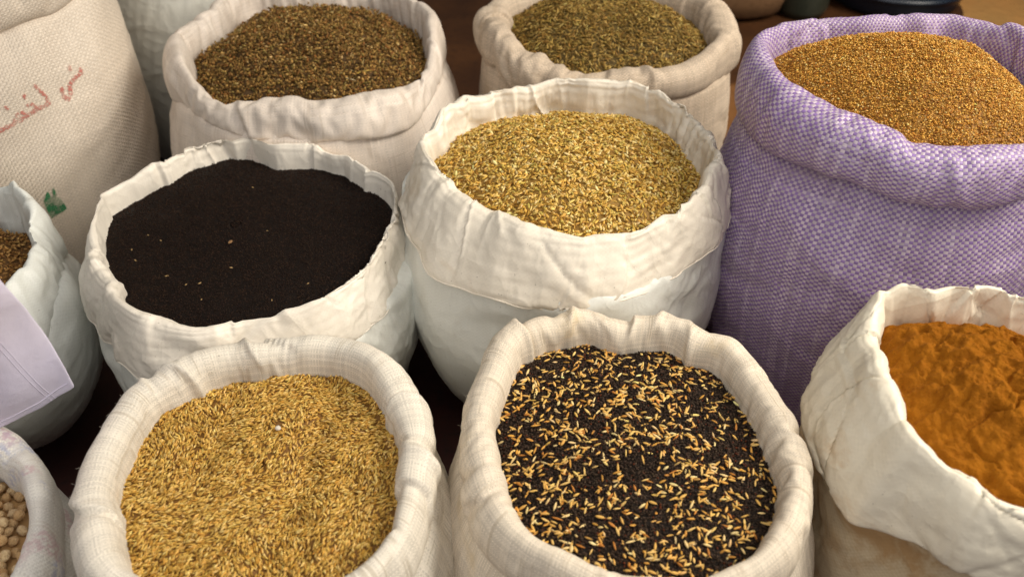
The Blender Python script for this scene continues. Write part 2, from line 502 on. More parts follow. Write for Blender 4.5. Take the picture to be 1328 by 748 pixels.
    ka = np.full(X0.shape[:2], 0.0012 * stiff) + (1 - np.clip(cuffw * 2 + bodyw * 3, 0, 1))[:, None] * 0.05
    ka[cut:] += 0.0015
    ka[0] = 0.4; ka[-1] = 0.5; ka[cut - 1:cut + 1] = 0.15
    cell = circ / N
    if crease:
        # sharp fold lines pressed into the cloth
        du = np.roll(X0, -1, 1) - np.roll(X0, 1, 1); dv = np.gradient(X0, axis=0)
        nn = np.cross(du, dv); nn /= np.linalg.norm(nn, axis=-1, keepdims=True) + 1e-9
        cu, su_ = np.cos(ang)[None] * circ / 6.283, np.sin(ang)[None] * circ / 6.283
        vv = np.concatenate([[0], np.cumsum(np.linalg.norm(X0[1:] - X0[:-1], axis=-1).mean(1))])[:, None]
        h = 0
        for j, (lam, am) in enumerate(((0.11, 1.0), (0.05, 0.5))):
            sk1 = 0.9 * math.sin(seed + 2.1 * j)
            wx, wy = (cu + sk1 * vv) / lam, (su_ + sk1 * vv * 0.6) / lam
            wx = wx + 0.5 * vn(wx * 0.7, wy * 0.7, seed + 90 + j)
            h = h + am * (0.35 - 1.4 * np.abs(vn(wx, wy + 0.45 * vv / lam, seed + 70 + j)))
        h = h * crease * np.clip(cuffw * patch.mean() + 0.35 * bodyw, 0, 1)[:, None] * patch[None]
        fr = random.Random(seed * 7 + 1)
        arc = (ang * circ / (2 * math.pi))[None]
        vcrest = vv[r0 + r1 // 3, 0]; vcut = vv[cut, 0]
        nf, fa, fspread, fl = folds
        g = 0
        for q in range(nf):
            onbody = q >= nf * 0.8
            s0 = fr.uniform(0, circ); v0 = vcut + fr.uniform(0.01, 0.2) if onbody else fr.uniform(vcrest - 0.04, vcut)
            ph = fr.gauss(0, fspread) + (fr.choice((-0.9, 0.9)) if onbody else 0)
            L = fl * fr.uniform(0.5, 1.5); A = fa * fr.uniform(0.4, 1.3) * (0.6 if onbody else 1); w = fr.uniform(0.006, 0.02)
            du = (arc - s0 + circ / 2) % circ - circ / 2; dvv = vv - v0
            al = du * math.sin(ph) + dvv * math.cos(ph); ac = du * math.cos(ph) - dvv * math.sin(ph)
            ac = ac + 0.25 * al * al / L * fr.choice((-1, 1))
            ac = ac * fr.choice((-1, 1))
            fade = np.clip(1 - np.abs(al / L), 0, 1) ** 0.7
            ty = fr.random()
            if ty < 0.45: pfl = np.where(ac > 0, np.exp(-ac / w), -0.45 * np.exp(ac / (0.4 * w)))
            elif ty < 0.75: pfl = -0.9 * np.exp(-np.abs(ac) / (0.45 * w))
            else: pfl = np.exp(-np.abs(ac) / (0.6 * w))
            g = g + A * fade * pfl
        mk = np.zeros(Rn); mk[r0 - 4:cut - 1] = 1; mk[cut + 1:-3] = 1
        mk[cut - 9:cut - 1] *= np.linspace(0.9, 0.25, 8)
        h = h + np.clip(g, -0.013, 0.012) * mk[:, None]
        h = h + 0.010 * bodyw[:, None] * fbm(cu / 0.15 + 3, su_ / 0.15 + vv / 0.17, seed + 33, 2)
        X0 = X0 + nn * h[..., None]
    X = crumple(X0, eth, es, ka, kb, iters, 0.003, seed, cell)
    if film == 1.0 or crumpled:
        # crumple: flat facets meeting in thin ridges
        arc = (ang * circ / (2 * math.pi))[None]
        vv = np.concatenate([[0], np.cumsum(np.linalg.norm(X0[1:] - X0[:-1], axis=-1).mean(1))])[:, None]
        du = np.roll(X, -2, 1) - np.roll(X, 2, 1); dv = np.gradient(X, axis=0)
        nn = np.cross(du, dv); nn /= np.linalg.norm(nn, axis=-1, keepdims=True) + 1e-9
        q, rg_ = 0, 0
        for j, (lam, am) in enumerate(((0.095, 1.0), (0.050, 0.55), (0.027, 0.26))):
            nc = max(3, int(round(circ / lam)))
            yy = vv / lam * (0.75 + 0.15 * j) + 0.35 * np.sin(arc / circ * 2 * math.pi * 5 + j + seed)
            xx = arc / circ * nc + (0.55, -0.7, 0.4)[j] * vv / lam + 0.35 * np.sin(arc / circ * 2 * math.pi * 3 + vv / lam + seed)
            q = q + am * facet(xx, yy, nc, seed + 21 * j)
            fx, fy = xx - np.floor(xx), yy - np.floor(yy)
            ed = np.minimum(np.abs(fx - fy), np.minimum(np.minimum(fx, 1 - fx), np.minimum(fy, 1 - fy))) * lam
            gate = np.clip(0.2 + 1.1 * vn(xx * 0.9 + 5, yy * 0.9, seed + 5 * j), 0, 1)
            rg_ = rg_ + (0.9, 0.8, 0.5)[j] * gate * np.exp(-(ed / 0.0032) ** 2)
        wrow = np.clip(cuffw + 1.0 * bodyw, 0, 1)
        wrow[cut - 7:cut - 1] *= np.linspace(0.9, 0.45, 6)
        crow = r0 + r1 * 4.6 / 15 if film == 1.0 else r0 + r1 * 0.33
        wrow = wrow * (1 - 0.62 * np.exp(-((np.arange(Rn) - crow) / (0.17 * r1)) ** 2))
        am = 0.0070 if film == 1.0 else crumpled
        pw = (0.55 + 0.6 * np.clip(patch, 0, 1.5))[None]
        X = X + nn * ((am * q + 0.30 * am * rg_) * wrow[:, None] * pw)[..., None]
    if film == 1.0:
        # pleats where the rim turns over: straight runs between random corners, carried down the inner wall
        rp_ = np.random.RandomState(seed + 900)
        def runs(m):
            t = np.sort(rp_.rand(m)) * N; v_ = rp_.uniform(-1, 1, m)
            return np.interp(np.arange(N), t, v_, period=N)
        f1, f2, f3 = runs(int(circ / 0.030)), runs(int(circ / 0.045)), runs(int(circ / 0.022))
        rw = np.arange(Rn)
        wc = np.exp(-((rw - crow) / (0.30 * r1)) ** 2)
        wi = np.where(rw < crow, np.clip((rw - 2) / 6.0, 0, 1), np.exp(-((rw - crow) / (0.16 * r1)) ** 2))
        X[..., 2] += 0.0058 * wc[:, None] * (f2 + 0.4 * f3)[None]
        rad_ = wi[:, None] * (0.0062 * f1 + 0.0026 * f3)[None]
        X[..., 0] += rad_ * np.cos(ang)[None]; X[..., 1] += rad_ * np.sin(ang)[None]
    X[..., 2] = np.maximum(X[..., 2], floor_z + 0.002)
    # cloth coordinates in metres
    vl = np.concatenate([[0], np.cumsum(np.linalg.norm(X0[1:] - X0[:-1], axis=-1).mean(1))])
    root = empty(name, (cx, cy, floor_z))
    tag(root, label, cat, group)
    parts = {}
    for pn, lo, hi, mm in (('cuff', 0, cut + 1, mat), ('body', cut, Rn, body_mat or mat)):
        Y = X[lo:hi]
        rn = hi - lo
        F = grid_faces(rn, N)
        uu = np.arange(N + 1) / N * circ
        rI = np.repeat(np.arange(rn - 1), N); cI = np.tile(np.arange(N), rn - 1)
        vL = vl[lo:hi]
        uvs = np.stack([np.stack([uu[cI], vL[rI]], 1), np.stack([uu[cI + 1], vL[rI]], 1),
                        np.stack([uu[cI + 1], vL[rI + 1]], 1), np.stack([uu[cI], vL[rI + 1]], 1)], 1)
        F = F[:, ::-1]; uvs = uvs[:, ::-1]
        o = mesh_from(pn, Y.reshape(-1, 3), F, mm, root, (cx, cy, floor_z), uvs.reshape(-1, 2))
        if sub and pn == 'cuff' and film < 1.0:
            md = o.modifiers.new('smooth', 'SUBSURF'); md.levels = md.render_levels = sub
        parts[pn] = o
    if hem:
        ii = np.arange(0, N, 3)
        for row_, rr_ in ((cut - 4, 0.0017), (cut - 8, 0.0013)):
            P = X[row_, ii]; T = np.roll(P, -1, 0) - np.roll(P, 1, 0); T /= np.linalg.norm(T, axis=1, keepdims=True)
            O_ = np.stack([np.cos(ang[ii]), np.sin(ang[ii]), 0 * ii], 1); U_ = np.cross(T, O_)
            V = np.stack([P + rr_ * (O_ * math.cos(a_) + U_ * math.sin(a_)) for a_ in np.linspace(0, 2 * math.pi, 6, endpoint=False)], 0)
            mesh_from('hem', V.reshape(-1, 3), np.concatenate([grid_faces(6, len(ii)), np.stack([5 * len(ii) + np.arange(len(ii)), 5 * len(ii) + (np.arange(len(ii)) + 1) % len(ii), (np.arange(len(ii)) + 1) % len(ii), np.arange(len(ii))], 1)]), mat, root, (cx, cy, floor_z))
    if fray:
        rf = np.random.RandomState(seed); Vf, Ff = [], []
        for q in range(fray[2]):
            c0 = int((rf.uniform(fray[0], fray[1]) % 360) / 360 * N); r_ = rf.randint(r0 + r1 // 4, cut - 5)
            p = X[r_, c0]; o3 = np.array([math.cos(ang[c0]), math.sin(ang[c0]), 0.5]); d3 = o3 + rf.randn(3) * 0.9; d3 /= np.linalg.norm(d3)
            L_ = rf.uniform(0.002, 0.006); sd = np.cross(d3, rf.randn(3)); sd /= np.linalg.norm(sd); up = np.cross(sd, d3)
            b0 = len(Vf)
            for t_ in (0, 0.5, 1):
                c_ = p + d3 * L_ * t_ + up * 0.25 * L_ * t_ * t_
                for a_ in (0, 2.1, 4.2):
                    Vf.append(c_ + 0.00022 * (1 - 0.6 * t_) * (sd * math.cos(a_) + up * math.sin(a_)))
            Ff += (grid_faces(3, 3) + b0).tolist()
        fo = mesh_from('frayed_threads', Vf, Ff, mat, root, (cx, cy, floor_z)); fo['kind'] = 'stuff'
    INFO[name + str(seed)] = dict(cx=cx, cy=cy, ang=ang, rc=rc, aa=aa, bb=bb, zc=zc, X=X, cut=cut, root=root, parts=parts)
    print('SACK %s seed %d centre %.2f %.2f diam %.2f x %.2f a %.3f..%.3f b %.3f..%.3f' % (
        label[:28], seed, cx, cy, 2 * rc[[0, N // 2]].mean(), 2 * rc[[N // 4, 3 * N // 4]].mean(), aa.min(), aa.max(), bb.min(), bb.max()))
    return INFO[name + str(seed)]


# ------------------------------------------------------------------ heaps of seed
class Heap:
    def __init__(s, sk, edge, dome, peak=(0, 0), power=1.0, noise=0.006, nscale=0.06, seed=0, slope=(0, 0), extra=None):
        s.sk, s.edge, s.dome, s.peak, s.power, s.noise, s.nscale, s.seed, s.slope, s.extra = sk, edge, dome, peak, power, noise, nscale, seed, slope, extra
        s.rh = blur_loop(sk['rc'] - 0.15 * sk['aa'], 2)
        s.ze = blur_loop(sk['zc'] - edge * sk['bb'], 6)

    def rad(s, th):
        return np.interp(th % (2 * math.pi), s.sk['ang'], s.rh, period=2 * math.pi)

    def z(s, x, y):
        dx, dy = x - s.sk['cx'], y - s.sk['cy']
        th = np.arctan2(dy, dx); r = np.hypot(dx, dy)
        R = s.rad(th)
        q = np.clip(r / R, 0, 1)
        R0 = s.rh.mean()
        px, py = s.peak
        d2 = np.clip(1 - q ** 2, 0, 1) ** s.power
        sh = 1 + (dx * px + dy * py) / R0
        ze = np.interp(th % (2 * math.pi), s.sk['ang'], s.ze, period=2 * math.pi)
        zz = ze * q ** 2 + s.ze.mean() * (1 - q ** 2) + s.dome * d2 * sh + s.slope[0] * dx + s.slope[1] * dy
        zz = zz + s.noise * fbm(x / s.nscale, y / s.nscale, s.seed, 4)
        if s.extra: zz = zz + s.extra(x, y, dx / R0, dy / R0)
        return zz

    def normal(s, x, y, h=0.004):
        gx = (s.z(x + h, y) - s.z(x - h, y)) / (2 * h); gy = (s.z(x, y + h) - s.z(x, y - h)) / (2 * h)
        n = np.stack([-gx, -gy, np.ones_like(gx)], -1)
        return n / np.linalg.norm(n, axis=-1, keepdims=True)

    def surface(s, rings=56, segs=180):
        q = np.linspace(0.0, 1, rings + 1)[1:] ** 0.8
        th = np.arange(segs) / segs * 2 * math.pi
        R = s.rad(th)
        x = s.sk['cx'] + q[:, None] * (R * np.cos(th))[None]; y = s.sk['cy'] + q[:, None] * (R * np.sin(th))[None]
        V = np.stack([x, y, s.z(x, y)], -1).reshape(-1, 3)
        c = np.array([[s.sk['cx'], s.sk['cy'], float(s.z(np.array([s.sk['cx']]), np.array([s.sk['cy']]))[0])]])
        F = grid_faces(rings, segs)
        V = np.concatenate([V, c])
        # centre fan as degenerate-free quads (pairs of fan triangles)
        ci = len(V) - 1
        i = np.arange(0, segs, 2)
        fan = np.stack([np.full(len(i), ci), i, (i + 1) % segs, (i + 2) % segs], 1)
        return V, np.concatenate([F, fan])

    def sample(s, n, rng):
        R = s.rh.max()
        m = int(n * 1.9)
        x = s.sk['cx'] + (rng.rand(m) * 2 - 1) * R; y = s.sk['cy'] + (rng.rand(m) * 2 - 1) * R
        ok = np.hypot(x - s.sk['cx'], y - s.sk['cy']) < s.rad(np.arctan2(y - s.sk['cy'], x - s.sk['cx'])) * 0.985
        return x[ok][:n], y[ok][:n]


def proto(seg, rings, point=0.8, bend=0.0):
    """one seed, unit length along x"""
    V = [(-0.5, 0, 0)]
    for i in range(1, rings):
        t = i / rings
        x = -0.5 + t
        r = 0.5 * math.sin(math.pi * t) ** point
        for j in range(seg):
            a = 2 * math.pi * j / seg
            V.append((x, r * math.cos(a), r * math.sin(a)))
    V.append((0.5, 0, 0))
    F = []
    for j in range(seg):
        F.append((0, 1 + (j + 1) % seg, 1 + j))
    for i in range(rings - 2):
        for j in range(seg):
            p = 1 + i * seg; q = p + seg
            F.append((p + j, p + (j + 1) % seg, q + (j + 1) % seg)); F.append((p + j, q + (j + 1) % seg, q + j))
    l = len(V) - 1; p = 1 + (rings - 2) * seg
    for j in range(seg):
        F.append((l, p + j, p + (j + 1) % seg))
    V = np.array(V)
    V[:, 2] += bend * (V[:, 0] ** 2 - 0.1)
    return V, np.array(F)


def frames(nrm, yaw, tilt):
    t1 = np.stack([nrm[:, 2], np.zeros(len(nrm)), -nrm[:, 0]], 1); t1 /= np.linalg.norm(t1, axis=1, keepdims=True)
    t2 = np.cross(nrm, t1)
    ax = t1 * np.cos(yaw)[:, None] + t2 * np.sin(yaw)[:, None] + nrm * tilt[:, None]
    ax /= np.linalg.norm(ax, axis=1, keepdims=True)
    ay = np.cross(nrm, ax); ay /= np.linalg.norm(ay, axis=1, keepdims=True)
    az = np.cross(ax, ay)
    return np.stack([ax, ay, az], -1)           # columns


def palette(rng, n, cols, wts, jit=0.12):
    cols = np.array(cols); c = cols[rng.choice(len(cols), n, p=np.array(wts) / sum(wts))]
    v = 1 + jit * rng.randn(n, 1)
    return np.clip(c * v * (1 + 0.03 * rng.randn(n, 3)), 0.003, 0.9)


def seeds(heap, n, pr, size, cols, wts, rng, yawf=None, yawsd=3.0, tiltsd=0.25, lift=(0.0, 0.9), sizesd=0.12, keep=None, jit=0.14):
    x, y = heap.sample(n, rng)
    if keep is not None:
        ok = keep(x, y, rng); x, y = x[ok], y[ok]
    n = len(x)
    nr = heap.normal(x, y)
    yaw = (yawf(x, y) if yawf else 0) + yawsd * rng.randn(n)
    Rm = frames(nr, yaw, tiltsd * rng.randn(n))
    sc = np.array(size)[None] * (1 + sizesd * rng.randn(n, 3)).clip(0.6, 1.5)
    pos = np.stack([x, y, heap.z(x, y)], 1) + nr * (lift[0] + (lift[1] - lift[0]) * rng.rand(n))[:, None] * sc[:, 2:3]
    return pos, Rm, sc, palette(rng, n, cols, wts, jit)


def seed_mesh(pr, pos, Rm, sc, col):
    V, F = pr
    n, k = len(pos), len(V)
    P = np.einsum('nij,nkj->nki', Rm, V[None] * sc[:, None, :]) + pos[:, None, :]
    # tips a little darker than the middle of each seed
    C = np.repeat(col[:, None, :], k, 1)
    return P.reshape(-1, 3), (F[None] + (np.arange(n) * k)[:, None, None]).reshape(-1, F.shape[1]), C.reshape(-1, 3)


def heap_object(name, label, cat, heap, sets, mat, base_col, surf=(56, 180)):
    V, F4 = heap.surface(*surf)
    F = np.concatenate([F4[:, [0, 1, 2]], F4[:, [0, 2, 3]]])
    Vs, Fs, Cs = [V], [F], [np.tile(np.array(base_col)[None], (len(V), 1))]
    off = len(V)
    for pr, d in sets:
        v, f, c = seed_mesh(pr, *d)
        Vs.append(v); Fs.append(f + off); Cs.append(c); off += len(v)
    loc = (heap.sk['cx'], heap.sk['cy'], float(heap.ze.mean()))
    o = mesh_from(name, np.concatenate(Vs), np.concatenate(Fs), mat, None, loc, col=np.concatenate(Cs))
    tag(o, label, cat, kind='stuff')
    return o


def zr(x0, y0, s, pts):
    return [(x0 + a / s, y0 + c / s) for a, c in pts]


GS = 'open sacks of seed and spice standing close together'

# ------------------------------------------------------------------ outlines measured on the photograph
E_in = zr(500, 90, 1.87, [(118, 240), (140, 200), (180, 150), (230, 118), (320, 98), (430, 90), (530, 92), (610, 103), (690, 130), (735, 165), (755, 210), (754, 255), (737, 300), (690, 345), (610, 380), (490, 402), (340, 362), (250, 330), (190, 302), (140, 272)])
E_out = zr(500, 90, 1.87, [(38, 230), (60, 175), (90, 130), (150, 85), (200, 65), (300, 45), (400, 25), (450, 30), (550, 40), (650, 55), (740, 95), (800, 150), (838, 240), (836, 310), (800, 395), (700, 480), (600, 530), (500, 547), (330, 530), (200, 490), (110, 440), (60, 370), (42, 300)])
F_in = zr(80, 170, 2.1375, [(140, 300), (165, 265), (215, 225), (265, 180), (330, 150), (400, 128), (465, 108), (600, 96), (755, 98), (830, 140), (870, 190), (888, 250), (885, 310), (840, 375), (760, 430), (640, 490), (520, 515), (400, 562), (330, 535), (235, 492), (195, 440), (150, 360)])
F_out = zr(80, 170, 2.1375, [(40, 300), (45, 230), (100, 175), (200, 120), (300, 65), (380, 38), (440, 22), (560, 22), (650, 45), (750, 55), (800, 60), (880, 120), (940, 175), (965, 260), (965, 350), (920, 450), (850, 525), (750, 585), (600, 630), (450, 660), (300, 665), (180, 640), (100, 540), (60, 440), (45, 360)])
C_in = zr(200, 0, 2.991, [(185, 260), (165, 160), (210, 90), (330, 25), (450, -5), (700, -20), (880, -5), (990, 45), (1035, 110), (1030, 180), (1055, 255), (980, 320), (900, 365), (840, 378), (640, 402), (480, 380), (260, 410), (215, 350)])
C_out = zr(200, 0, 2.991, [(30, 290), (60, 190), (110, 100), (190, 0), (300, -40), (500, -55), (700, -60), (900, -45), (1040, -10), (1105, 60), (1125, 180), (1125, 280), (1080, 380), (1010, 470), (850, 520), (560, 530), (300, 510), (180, 460), (80, 380)])
D_in = zr(580, 0, 3.32, [(285, 100), (290, 40), (400, -8), (520, -25), (700, -25), (820, -5), (910, 50), (1010, 110), (1095, 160), (1115, 210), (1070, 260), (1000, 275), (870, 305), (760, 290), (680, 280), (575, 320), (470, 255), (360, 240), (310, 190)])
D_out = zr(580, 0, 3.32, [(120, 180), (130, 100), (170, 20), (250, -40), (400, -80), (700, -100), (900, -60), (1020, -5), (1130, 65), (1240, 140), (1255, 190), (1225, 300), (1140, 370), (1000, 408), (860, 410), (700, 408), (540, 400), (400, 370), (270, 350), (170, 280)])
M_in = zr(900, 0, 2.876, [(265, 280), (310, 215), (370, 175), (480, 140), (640, 118), (800, 115), (930, 118), (1060, 150), (1180, 200), (1300, 270), (1390, 360), (1400, 460), (1330, 530), (1231, 556), (1100, 560), (900, 545), (780, 530), (700, 490), (580, 430), (450, 410), (340, 325)])
M_out = zr(900, 0, 2.876, [(148, 340), (162, 260), (200, 200), (340, 105), (480, 85), (560, 65), (770, 50), (830, 60), (950, 45), (1050, 70), (1231, 120), (1400, 200), (1510, 310), (1530, 430), (1480, 560), (1380, 680), (1231, 753), (1096, 770), (958, 760), (748, 725), (639, 685), (472, 627), (300, 545), (200, 460)])
J_in = zr(80, 420, 2.28, [(178, 500), (190, 420), (235, 320), (270, 250), (315, 215), (385, 205), (440, 172), (525, 155), (650, 142), (800, 133), (870, 160), (935, 220), (970, 275), (982, 350), (975, 480), (958, 600), (935, 690), (890, 750), (750, 830), (500, 850), (300, 820), (215, 748), (205, 650), (190, 560)])
J_out = zr(80, 420, 2.28, [(20, 520), (40, 430), (80, 350), (140, 260), (150, 225), (250, 160), (350, 105), (465, 62), (600, 50), (780, 38), (860, 40), (950, 75), (1020, 130), (1070, 210), (1100, 300), (1112, 400), (1105, 500), (1080, 640), (1050, 720), (1000, 800), (850, 900), (500, 930), (200, 880), (60, 800), (22, 650)])
K_in = zr(570, 390, 2.0885, [(172, 380), (185, 280), (213, 200), (275, 130), (350, 112), (430, 118), (560, 132), (650, 150), (760, 180), (812, 230), (852, 300), (882, 380), (905, 450), (912, 560), (850, 680), (800, 722), (740, 765), (600, 790), (500, 780), (430, 748), (350, 695), (300, 665), (240, 610), (210, 540), (180, 460)])
K_out = zr(570, 390, 2.0885, [(45, 430), (55, 300), (85, 210), (135, 100), (200, 60), (290, 35), (370, 15), (460, 38), (660, 45), (750, 95), (820, 110), (900, 200), (960, 310), (1005, 410), (1018, 500), (1010, 600), (975, 700), (900, 800), (700, 880), (450, 870), (300, 805), (180, 735), (95, 640), (58, 560)])
L_in = zr(1020, 360, 1.929, [(225, 195), (252, 250), (290, 285), (330, 370), (380, 430), (420, 480), (460, 530), (500, 560), (594, 585), (750, 600), (890, 540), (950, 400), (920, 250), (800, 140), (700, 110), (594, 105), (500, 115), (400, 118), (300, 145)])
L_out = zr(1020, 360, 1.929, [(68, 270), (75, 220), (110, 150), (135, 95), (220, 70), (340, 50), (500, 20), (594, 45), (750, 50), (900, 100), (1020, 250), (1060, 430), (990, 640), (800, 750), (594, 752), (450, 712), (330, 625), (240, 572), (160, 542), (100, 410), (73, 330)])
G_in = [(32, 305), (30, 285), (12, 268), (-30, 256), (-90, 252), (-150, 268), (-185, 310), (-170, 355), (-110, 390), (-50, 392), (0, 370), (20, 345)]
G_out = [(86, 370), (78, 320), (62, 283), (45, 252), (25, 238), (-20, 228), (-90, 222), (-170, 238), (-230, 290), (-235, 350), (-190, 430), (-100, 470), (-20, 465), (50, 430)]
I_in = [(30, 650), (25, 625), (12, 607), (-20, 592), (-80, 580), (-150, 590), (-220, 640), (-235, 710), (-200, 800), (-110, 840), (-30, 820), (10, 748), (22, 715)]
I_out = [(90, 700), (84, 662), (70, 625), (50, 592), (25, 562), (0, 548), (-60, 532), (-150, 540), (-240, 600), (-290, 700), (-260, 820), (-110, 900), (10, 880), (70, 800)]

sk_E = sack('seed_sack', 'smooth white sack of golden husky seeds in the middle, dusty rim folded down', M['fennel_sack'], E_in, E_out, 0.46, 0.046, GS, body_mat=M['cool_body'],
            seed=3, hem=True, a0=0.030, eps=0.03, epsv=0.03, kb=0.006, iters=55, film=1.0, folds=(44, 0.0058, 0.85, 0.06), N=600, crease=0.004, rows=(9, 46, 50), bulge=0.008, base=0.60, bend=2.2, body_off=0.95)
sk_F = sack('seed_sack', 'smooth white sack filled with fine black seed', M['nigella_sack'], F_in, F_out, 0.385, 0.046, GS, body_mat=M['cool_body'],
            seed=11, hem=True, a0=0.026, eps=0.03, epsv=0.03, kb=0.006, iters=55, film=1.0, folds=(44, 0.0058, 0.85, 0.06), N=600, crease=0.004, rows=(9, 46, 50), bulge=0.012, base=0.62, body_off=0.95)
sk_C = sack('seed_sack', 'shiny pinkish woven sack of brown dried herb seed behind the black seed sack', M['herb_sack'], C_in, C_out, 0.46, 0.050, GS,
            seed=5, a0=0.032, eps=0.06, epsv=0.04, kb=0.08, film=0.5, crumpled=0.003, crease=0.004, folds=(26, 0.007, 0.7, 0.08), N=300, bulge=0.035, base=0.6)
sk_D = sack('seed_sack', 'dusty burlap sack of greenish cumin behind the golden seed sack', M['cumin_sack'], D_in, D_out, 0.47, 0.046, GS,
            seed=8, a0=0.036, eps=0.07, epsv=0.04, kb=0.10, crease=0.003, folds=(26, 0.009, 0.5, 0.06), N=300, bulge=0.02, base=0.6, lumps=0.2)
sk_M = sack('seed_sack', 'tall purple checked woven plastic sack of amber grain', M['purple_sack'], M_in, M_out, 0.60, 0.050, GS,
            seed=14, a0=0.030, eps=0.06, epsv=0.04, kb=0.08, film=0.25, crumpled=0.003, crease=0.003, folds=(26, 0.006, 0.6, 0.06), body_off=0.10, bulge=0.036, base=0.88, N=260, rows=(9, 22, 44))
sk_J = sack('seed_sack', 'coarse cream sack with a fat rolled rim full of straw coloured grain', M['burlap_white'], J_in, J_out, 0.42, 0.034, GS,
            seed=21, fray=(120, 215, 90), a0=0.034, eps=0.05, epsv=0.02, kb=0.12, crease=0.002, crumpled=0.0022, film=0.3, folds=(30, 0.010, 0.5, 0.05), N=300, bulge=0.035, base=0.75, lumps=0.10)
sk_K = sack('seed_sack', 'coarse cream sack of black seed mixed with yellow unhusked rice grains', M['burlap_cream'], K_in, K_out, 0.42, 0.034, GS,
            seed=27, fray=(150, 230, 60), a0=0.034, eps=0.05, epsv=0.02, kb=0.12, crease=0.002, crumpled=0.0022, film=0.3, folds=(30, 0.010, 0.5, 0.05), N=300, bulge=0.035, base=0.75, lumps=0.10)
sk_L = sack('seed_sack', 'white sack stained by orange brown ground spice, its wide rim creased', M['turmeric_sack'], L_in, L_out, 0.46, 0.060, GS,
            seed=33, a0=0.03, amax=0.11, eps=0.03, epsv=0.03, kb=0.006, iters=55, film=1.0, folds=(44, 0.0058, 0.85, 0.06), N=600, crease=0.004, rows=(9, 46, 50), bulge=0.01, base=0.62, body_mat=M['turmeric_body'])
sk_G = sack('seed_sack', 'white sack at the left edge half covered by pale lavender cloth', M['left_sack'], G_in, G_out, 0.36, 0.060, GS,
            seed=38, a0=0.024, eps=0.05, epsv=0.04, kb=0.02, film=1.0, folds=(45, 0.004, 0.75, 0.055), crease=0.006, bulge=0.035, base=0.5, sub=0, body_off=0.6)
sk_I = sack('seed_sack', 'white sack of chickpeas marked with faded blue and red ink', M['chickpea_sack'], I_in, I_out, 0.34, 0.036, GS,
            seed=42, a0=0.03, eps=0.04, epsv=0.02, kb=0.10, bulge=0.02, base=0.7)
pa = at(15, 120, 0.40)
sk_A = sack('printed_sack', 'tall beige woven sack printed with red lettering and a green emblem', M['printed_sack'], None, None, 0.605, 0.05, GS,
            world=(pa[0] - 0.02, pa[1], 0.205, 0.035), seed=50, eps=0.03, epsv=0.02, kb=0.12, bulge=0.03, base=0.9, body_off=0.5, eps_body=0.004, crumpled=0.0028, crease=0.002, folds=(10, 0.005, 0.6, 0.09), rows=(9, 22, 46), tilt=(0.05, 0))
pb = at(205, 60, 0.40)
sk_B = sack('rear_sack', 'greyish white sack standing behind the printed sack and the herb sack', M['rear_sack'], None, None, 0.56, 0.045, GS,
            world=(pb[0], pb[1] + 0.28, 0.20, 0.03), seed=55, eps=0.07, epsv=0.04, kb=0.05, bulge=0.02, base=0.8, sub=0)

# ------------------------------------------------------------------ what fills the sacks
rng = np.random.RandomState(4)
SM = seedmat('dry_seed', 0.6, 0.22)
SMB = seedmat('dark_seed', 0.6, 0.12)

# golden husky seed
hE = Heap(sk_E, 0.55, 0.078, power=0.9, noise=0.004, nscale=0.05, seed=2)
pr6, pr5, pr4 = proto(6, 4, 0.8), proto(5, 3, 0.7, 0.25), proto(4, 2, 1.0)
prf = proto(5, 3, 0.6, 0.35)
prc = proto(5, 3, 0.75)
flat = lambda s: (lambda x, y: 1.6 * fbm(x / 0.05, y / 0.05, s, 2))
gold = [(0.68, 0.42, 0.09), (0.76, 0.53, 0.17), (0.54, 0.32, 0.06), (0.52, 0.38, 0.09), (0.82, 0.64, 0.28), (0.30, 0.15, 0.025)]
heap_object('golden_seed', 'mound of golden husky seeds in the middle white sack', 'seeds', hE,
            [(prf, seeds(hE, 11500, prf, (0.0104, 0.0037, 0.0026), gold, [5, 4, 4, 2.5, 2, 1.5], rng, None, 3.0, 0.38, (-0.3, 1.6), 0.22))], SM, (0.30, 0.17, 0.04))

# barley
def furrow(x, y, u, v):
    g = -0.017 * np.exp(-((u - 0.28 - 0.10 * v) / 0.13) ** 2) * np.clip(1.1 - abs(v + 0.1), 0, 1)
    g += -0.014 * np.exp(-((u + 0.35) / 0.12) ** 2) * np.clip(1 - abs(v - 0.05) * 1.3, 0, 1)
    return g + 0.004 * vn(x / 0.02, y / 0.02, 9)
hJ = Heap(sk_J, 0.35, 0.012, noise=0.004, nscale=0.07, seed=6, extra=furrow)
straw = [(0.60, 0.37, 0.085), (0.69, 0.45, 0.12), (0.48, 0.27, 0.05), (0.74, 0.52, 0.18), (0.32, 0.165, 0.028), (0.48, 0.25, 0.04)]
heap_object('barley_grain', 'straw coloured grain filling the coarse front sack, combed into shallow furrows', 'grain', hJ,
            [(prc, seeds(hJ, 16000, prc, (0.0081, 0.0023, 0.0020), straw, [5, 4, 3, 2, 1.2, 2], rng,
                         lambda x, y: 1.0 + 1.4 * fbm(x / 0.055, y / 0.055, 31, 2), 0.45, 0.25, (-0.2, 1.3), 0.13))], SM, (0.17, 0.08, 0.018))

# black seed with rice
hK = Heap(sk_K, 0.35, 0.022, noise=0.003, nscale=0.06, seed=12)
blk = [(0.046, 0.029, 0.020), (0.080, 0.050, 0.034), (0.022, 0.014, 0.010), (0.14, 0.035, 0.014)]
heap_object('black_seed', 'small black seed filling the front sack beneath yellow rice grains', 'seeds', hK,
            [(pr4, seeds(hK, 30000, pr4, (0.0031, 0.0026, 0.0025), blk, [5, 3, 3, 0.5], rng, None, 3, 0.5, (-0.2, 0.8), 0.15))], SMB, (0.012, 0.008, 0.006))
